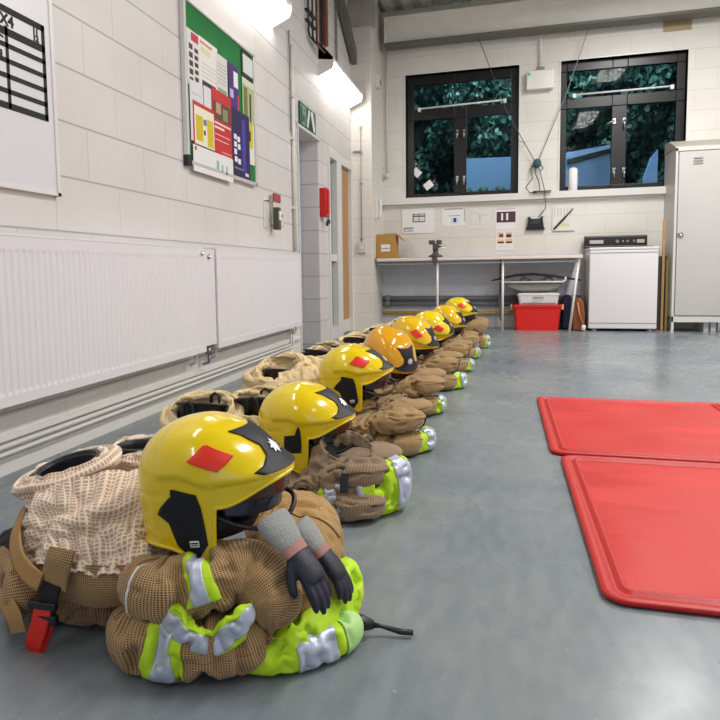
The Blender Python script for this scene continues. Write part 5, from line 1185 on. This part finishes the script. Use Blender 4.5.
def trousers(label, x, y, seed, m, q=90, h=.24, boots=True, blabels=None, spread=.2, edge=True, r1=.15, amp=.022, ang=90, loops=False, k=.95, tx=.0, ty=.0, sx=0, hb=0):
    t = thing('fire_trousers', label, 'trousers', (x, y, 0), 0, 'fire trousers gathered round boots')
    LAST_T.append(t)
    dx, dy = spread/2*math.cos(math.radians(ang)), spread/2*math.sin(math.radians(ang))
    for s in (-1, 1):
        gathered_leg(t, x+s*dx, y+s*dy, h, .086*k, r1, m, seed+s*3+10, tx, ty+.05, amp, nu=q, nv=int(q*1.5))
        if boots: boot(blabels[(s+1)//2], x+s*dx, y+s*dy, tx, ty+.05, h=h+.012+hb, toe=(-1, -.1*s), k=k, loops=loops)
    if edge:
        c = roll([(x-.10, y-.20, .05), (x+.05, y-.19, .055), (x+.17, y-.10, .06), (x+.20, y+.05, .055)], [(.04, .04), (.05, .045), (.05, .05), (.045, .045)], q, 60)
        c.buckle(1.25, 1.15, cells=((.018, 80),), seed=seed+77); c.mesh('waistband', M_WEAVE, t)
    return t
# set 2
trousers('cream trousers round two large black boot tops, behind the nearest helmet', -.91, 2.02, 20, M_LINER2, 120, .245, True,
         ('wide black boot top right behind the nearest helmet', 'wide black boot top between the second helmet and the wall'), .20, r1=.155, ang=35, k=1.12, tx=-.05, ty=.26, loops=True, hb=.012)
tunic('taupe folded tunic with open collar and black edge, under the second helmet', -.58, 1.86, M_TAUPE, 2, 170, -.362, .185, collar=True, lime=(.085, .075), w=.16)
helmet('second yellow fire helmet with star badge and small cat ear shaped black patch', (-.608, 1.90, .255), -1, -6, 0, ear='cat', diamond=False)
# set 3: one swirl round a dark opening
t3 = thing('fire_trousers', 'cream trousers gathered into a swirl round a dark opening, left of the third helmet', 'trousers', (-.97, 2.78, 0), 0, 'fire trousers gathered round boots')
c = rings([(-1.0, 2.76, .16, .065, .075, 0, .2), (-1.0, 2.75, .245, .078, .095, .05, .35), (-.99, 2.75, .280, .098, .115, .05, .35), (-.98, 2.77, .265, .14, .16, .05, .2), (-.96, 2.78, .22, .19, .21, 0, 0), (-.95, 2.78, .11, .225, .245, 0, 0), (-.95, 2.78, .02, .25, .27, 0, 0), (-.95, 2.78, .004, .24, .26, 0, 0)], 150, 200)
c.buckle(1.35, 1.12, cells=((.022, 100), (.010, 60)), seed=34, maxd=.06, kt=.006, kb=.03, out=.012); c.mesh('gathered_leg', M_LINER2, t3)
c = sheet([[(-.93, 2.60, .275), (-.91, 2.54, .22), (-.90, 2.50, .15)], [(-.82, 2.64, .28), (-.79, 2.57, .22), (-.77, 2.52, .13)], [(-.75, 2.74, .27), (-.71, 2.68, .20), (-.69, 2.64, .11)], [(-.73, 2.88, .25), (-.69, 2.86, .18), (-.68, 2.85, .09)]], 100, 70)
c.buckle(1.25, 1.2, seed=36); c.mesh('turned_lining', M_LINER2, t3, thick=.004)
c = roll([(-1.12, 2.56, .05), (-.98, 2.50, .055), (-.84, 2.48, .06), (-.72, 2.54, .06), (-.66, 2.68, .06)], [(.04, .04), (.05, .05), (.05, .055), (.05, .05), (.045, .045)], 110, 60)
c.buckle(1.25, 1.15, seed=38); c.mesh('waistband', M_WEAVE, t3)
boot('black boot deep inside the swirled cream trousers', -1.0, 2.76, 0, .3, h=.262, toe=(-1, -.1), k=.95)
tunic('tan folded tunic with thick rounded end and dark rim, under the third helmet', -.575, 2.53, M_TAN, 3, 130, -.335, .195, lime=(.045, .055), bandu=(.56, .66, 0), w=.17)
helmet('third yellow fire helmet with red diamond, half hidden behind the second', (-.602, 2.58, .298), 5, -6, 0)
# set 4
trousers('cream trousers beside the doorway opening, with black boot tops showing', -1.00, 3.50, 40, M_LINER2, 90, .255, True,
         ('black boot top lying behind the third helmet', 'black boot top farthest from the third helmet by the opening'), .22, r1=.18, tx=.05, ty=.2, hb=.008)
tunic('tan folded tunic below the amber helmet', -.555, 3.22, M_TAN, 4, 110, -.345, .215, lime=(.045, .05), w=.17)
helmet('amber orange fire helmet tipped forward showing its star badge', (-.560, 3.22, .305), -30, 34, 6, col=M_AMB, ear='cat', diamond=False)
# set 5
trousers('cream trousers with black boots, left of the fifth helmet', -.93, 4.15, 50, M_LINER2, 80, .255, True,
         ('black boot top just left of the fifth helmet', 'black boot top behind the fifth pile of trousers'), .2, r1=.16, ty=.22, hb=.008)
tunic('pale tan folded tunic with dark rim below the fifth helmet', -.52, 3.92, M_TAN, 5, 100, -.30, .215, lime=(.05, .07), w=.17)
helmet('fifth helmet, golden yellow with orange diamond facing the aisle', (-.535, 3.93, .315), -12, 22, 4, col=YEL('helmet_gold', 'E6B80C'))
# set 6
trousers('cream trousers with dark boots and a pink lining, toward the far end', -.90, 4.85, 60, M_LINER2, 80, .255, True,
         ('black boot top near the pilaster, pink lining round it', 'black boot top beside the pilaster foot'), .2, r1=.15, ty=.2, hb=.008)
c = roll([(-.86, 4.70, .25), (-.78, 4.68, .268), (-.70, 4.72, .262)], [(.03, .016), (.045, .022), (.03, .016)], 50, 40); c.buckle(1.2, 1.2, cells=((.014, 50),), seed=5)
c.mesh('pink_lining', mat('pink_lining_cloth', 'B5486E', .7), LAST_T[-1])
tunic('folded tan tunic below the sixth helmet', -.475, 4.60, M_TAN, 6, 95, -.27, .215, lime=(.045, .055), w=.16, collar=False)
helmet('sixth yellow fire helmet with its diamond on top and dark ear panel', (-.50, 4.62, .305), 10, 8, 22)
# set 7
trousers('dark topped trousers pile before the bench, second from the far end', -.83, 5.55, 70, M_LINER2, 70, .26, True,
         ('black boot top, second from last in the row', 'black boot top close under the bench pipes'), .2, r1=.15, ty=.2, hb=.008)
tunic('small far tunic of brown cloth under the seventh helmet', -.44, 5.30, M_TAN, 7, 95, -.25, .21, lime=(.045, .055), w=.15)
helmet('seventh helmet, amber yellow, turned away between two others', (-.44, 5.30, .310), -14, 16, 0, col=YEL('helmet_gold', 'E6B80C'), ear='cat', diamond=False)
# set 8
trousers('last pile of cream trousers topped with a dark crumpled cloth at the far end', -.68, 6.15, 80, M_LINER, 60, .25, False, None, .16, r1=.14)
c = roll([(-.72, 5.98, .27), (-.66, 5.98, .30), (-.58, 6.0, .28)], [(.04, .03), (.05, .04), (.035, .03)], 60, 50); c.buckle(1.3, 1.25, cells=((.014, 60),), seed=15)
c.mesh('crumpled_cloth', mat('dark_olive_cloth', '3A362E', .8, var=.6, vscale=30), LAST_T[-1])
tunic('brown check crumpled tunic with lime hem, the last of the row', -.34, 6.00, M_WEAVE, 8, 90, -.19, .27, lime=(.06, .06), w=.14)
helmet('last yellow fire helmet at the far end with orange red diamond', (-.385, 6.02, .345), -14, 8, 0)
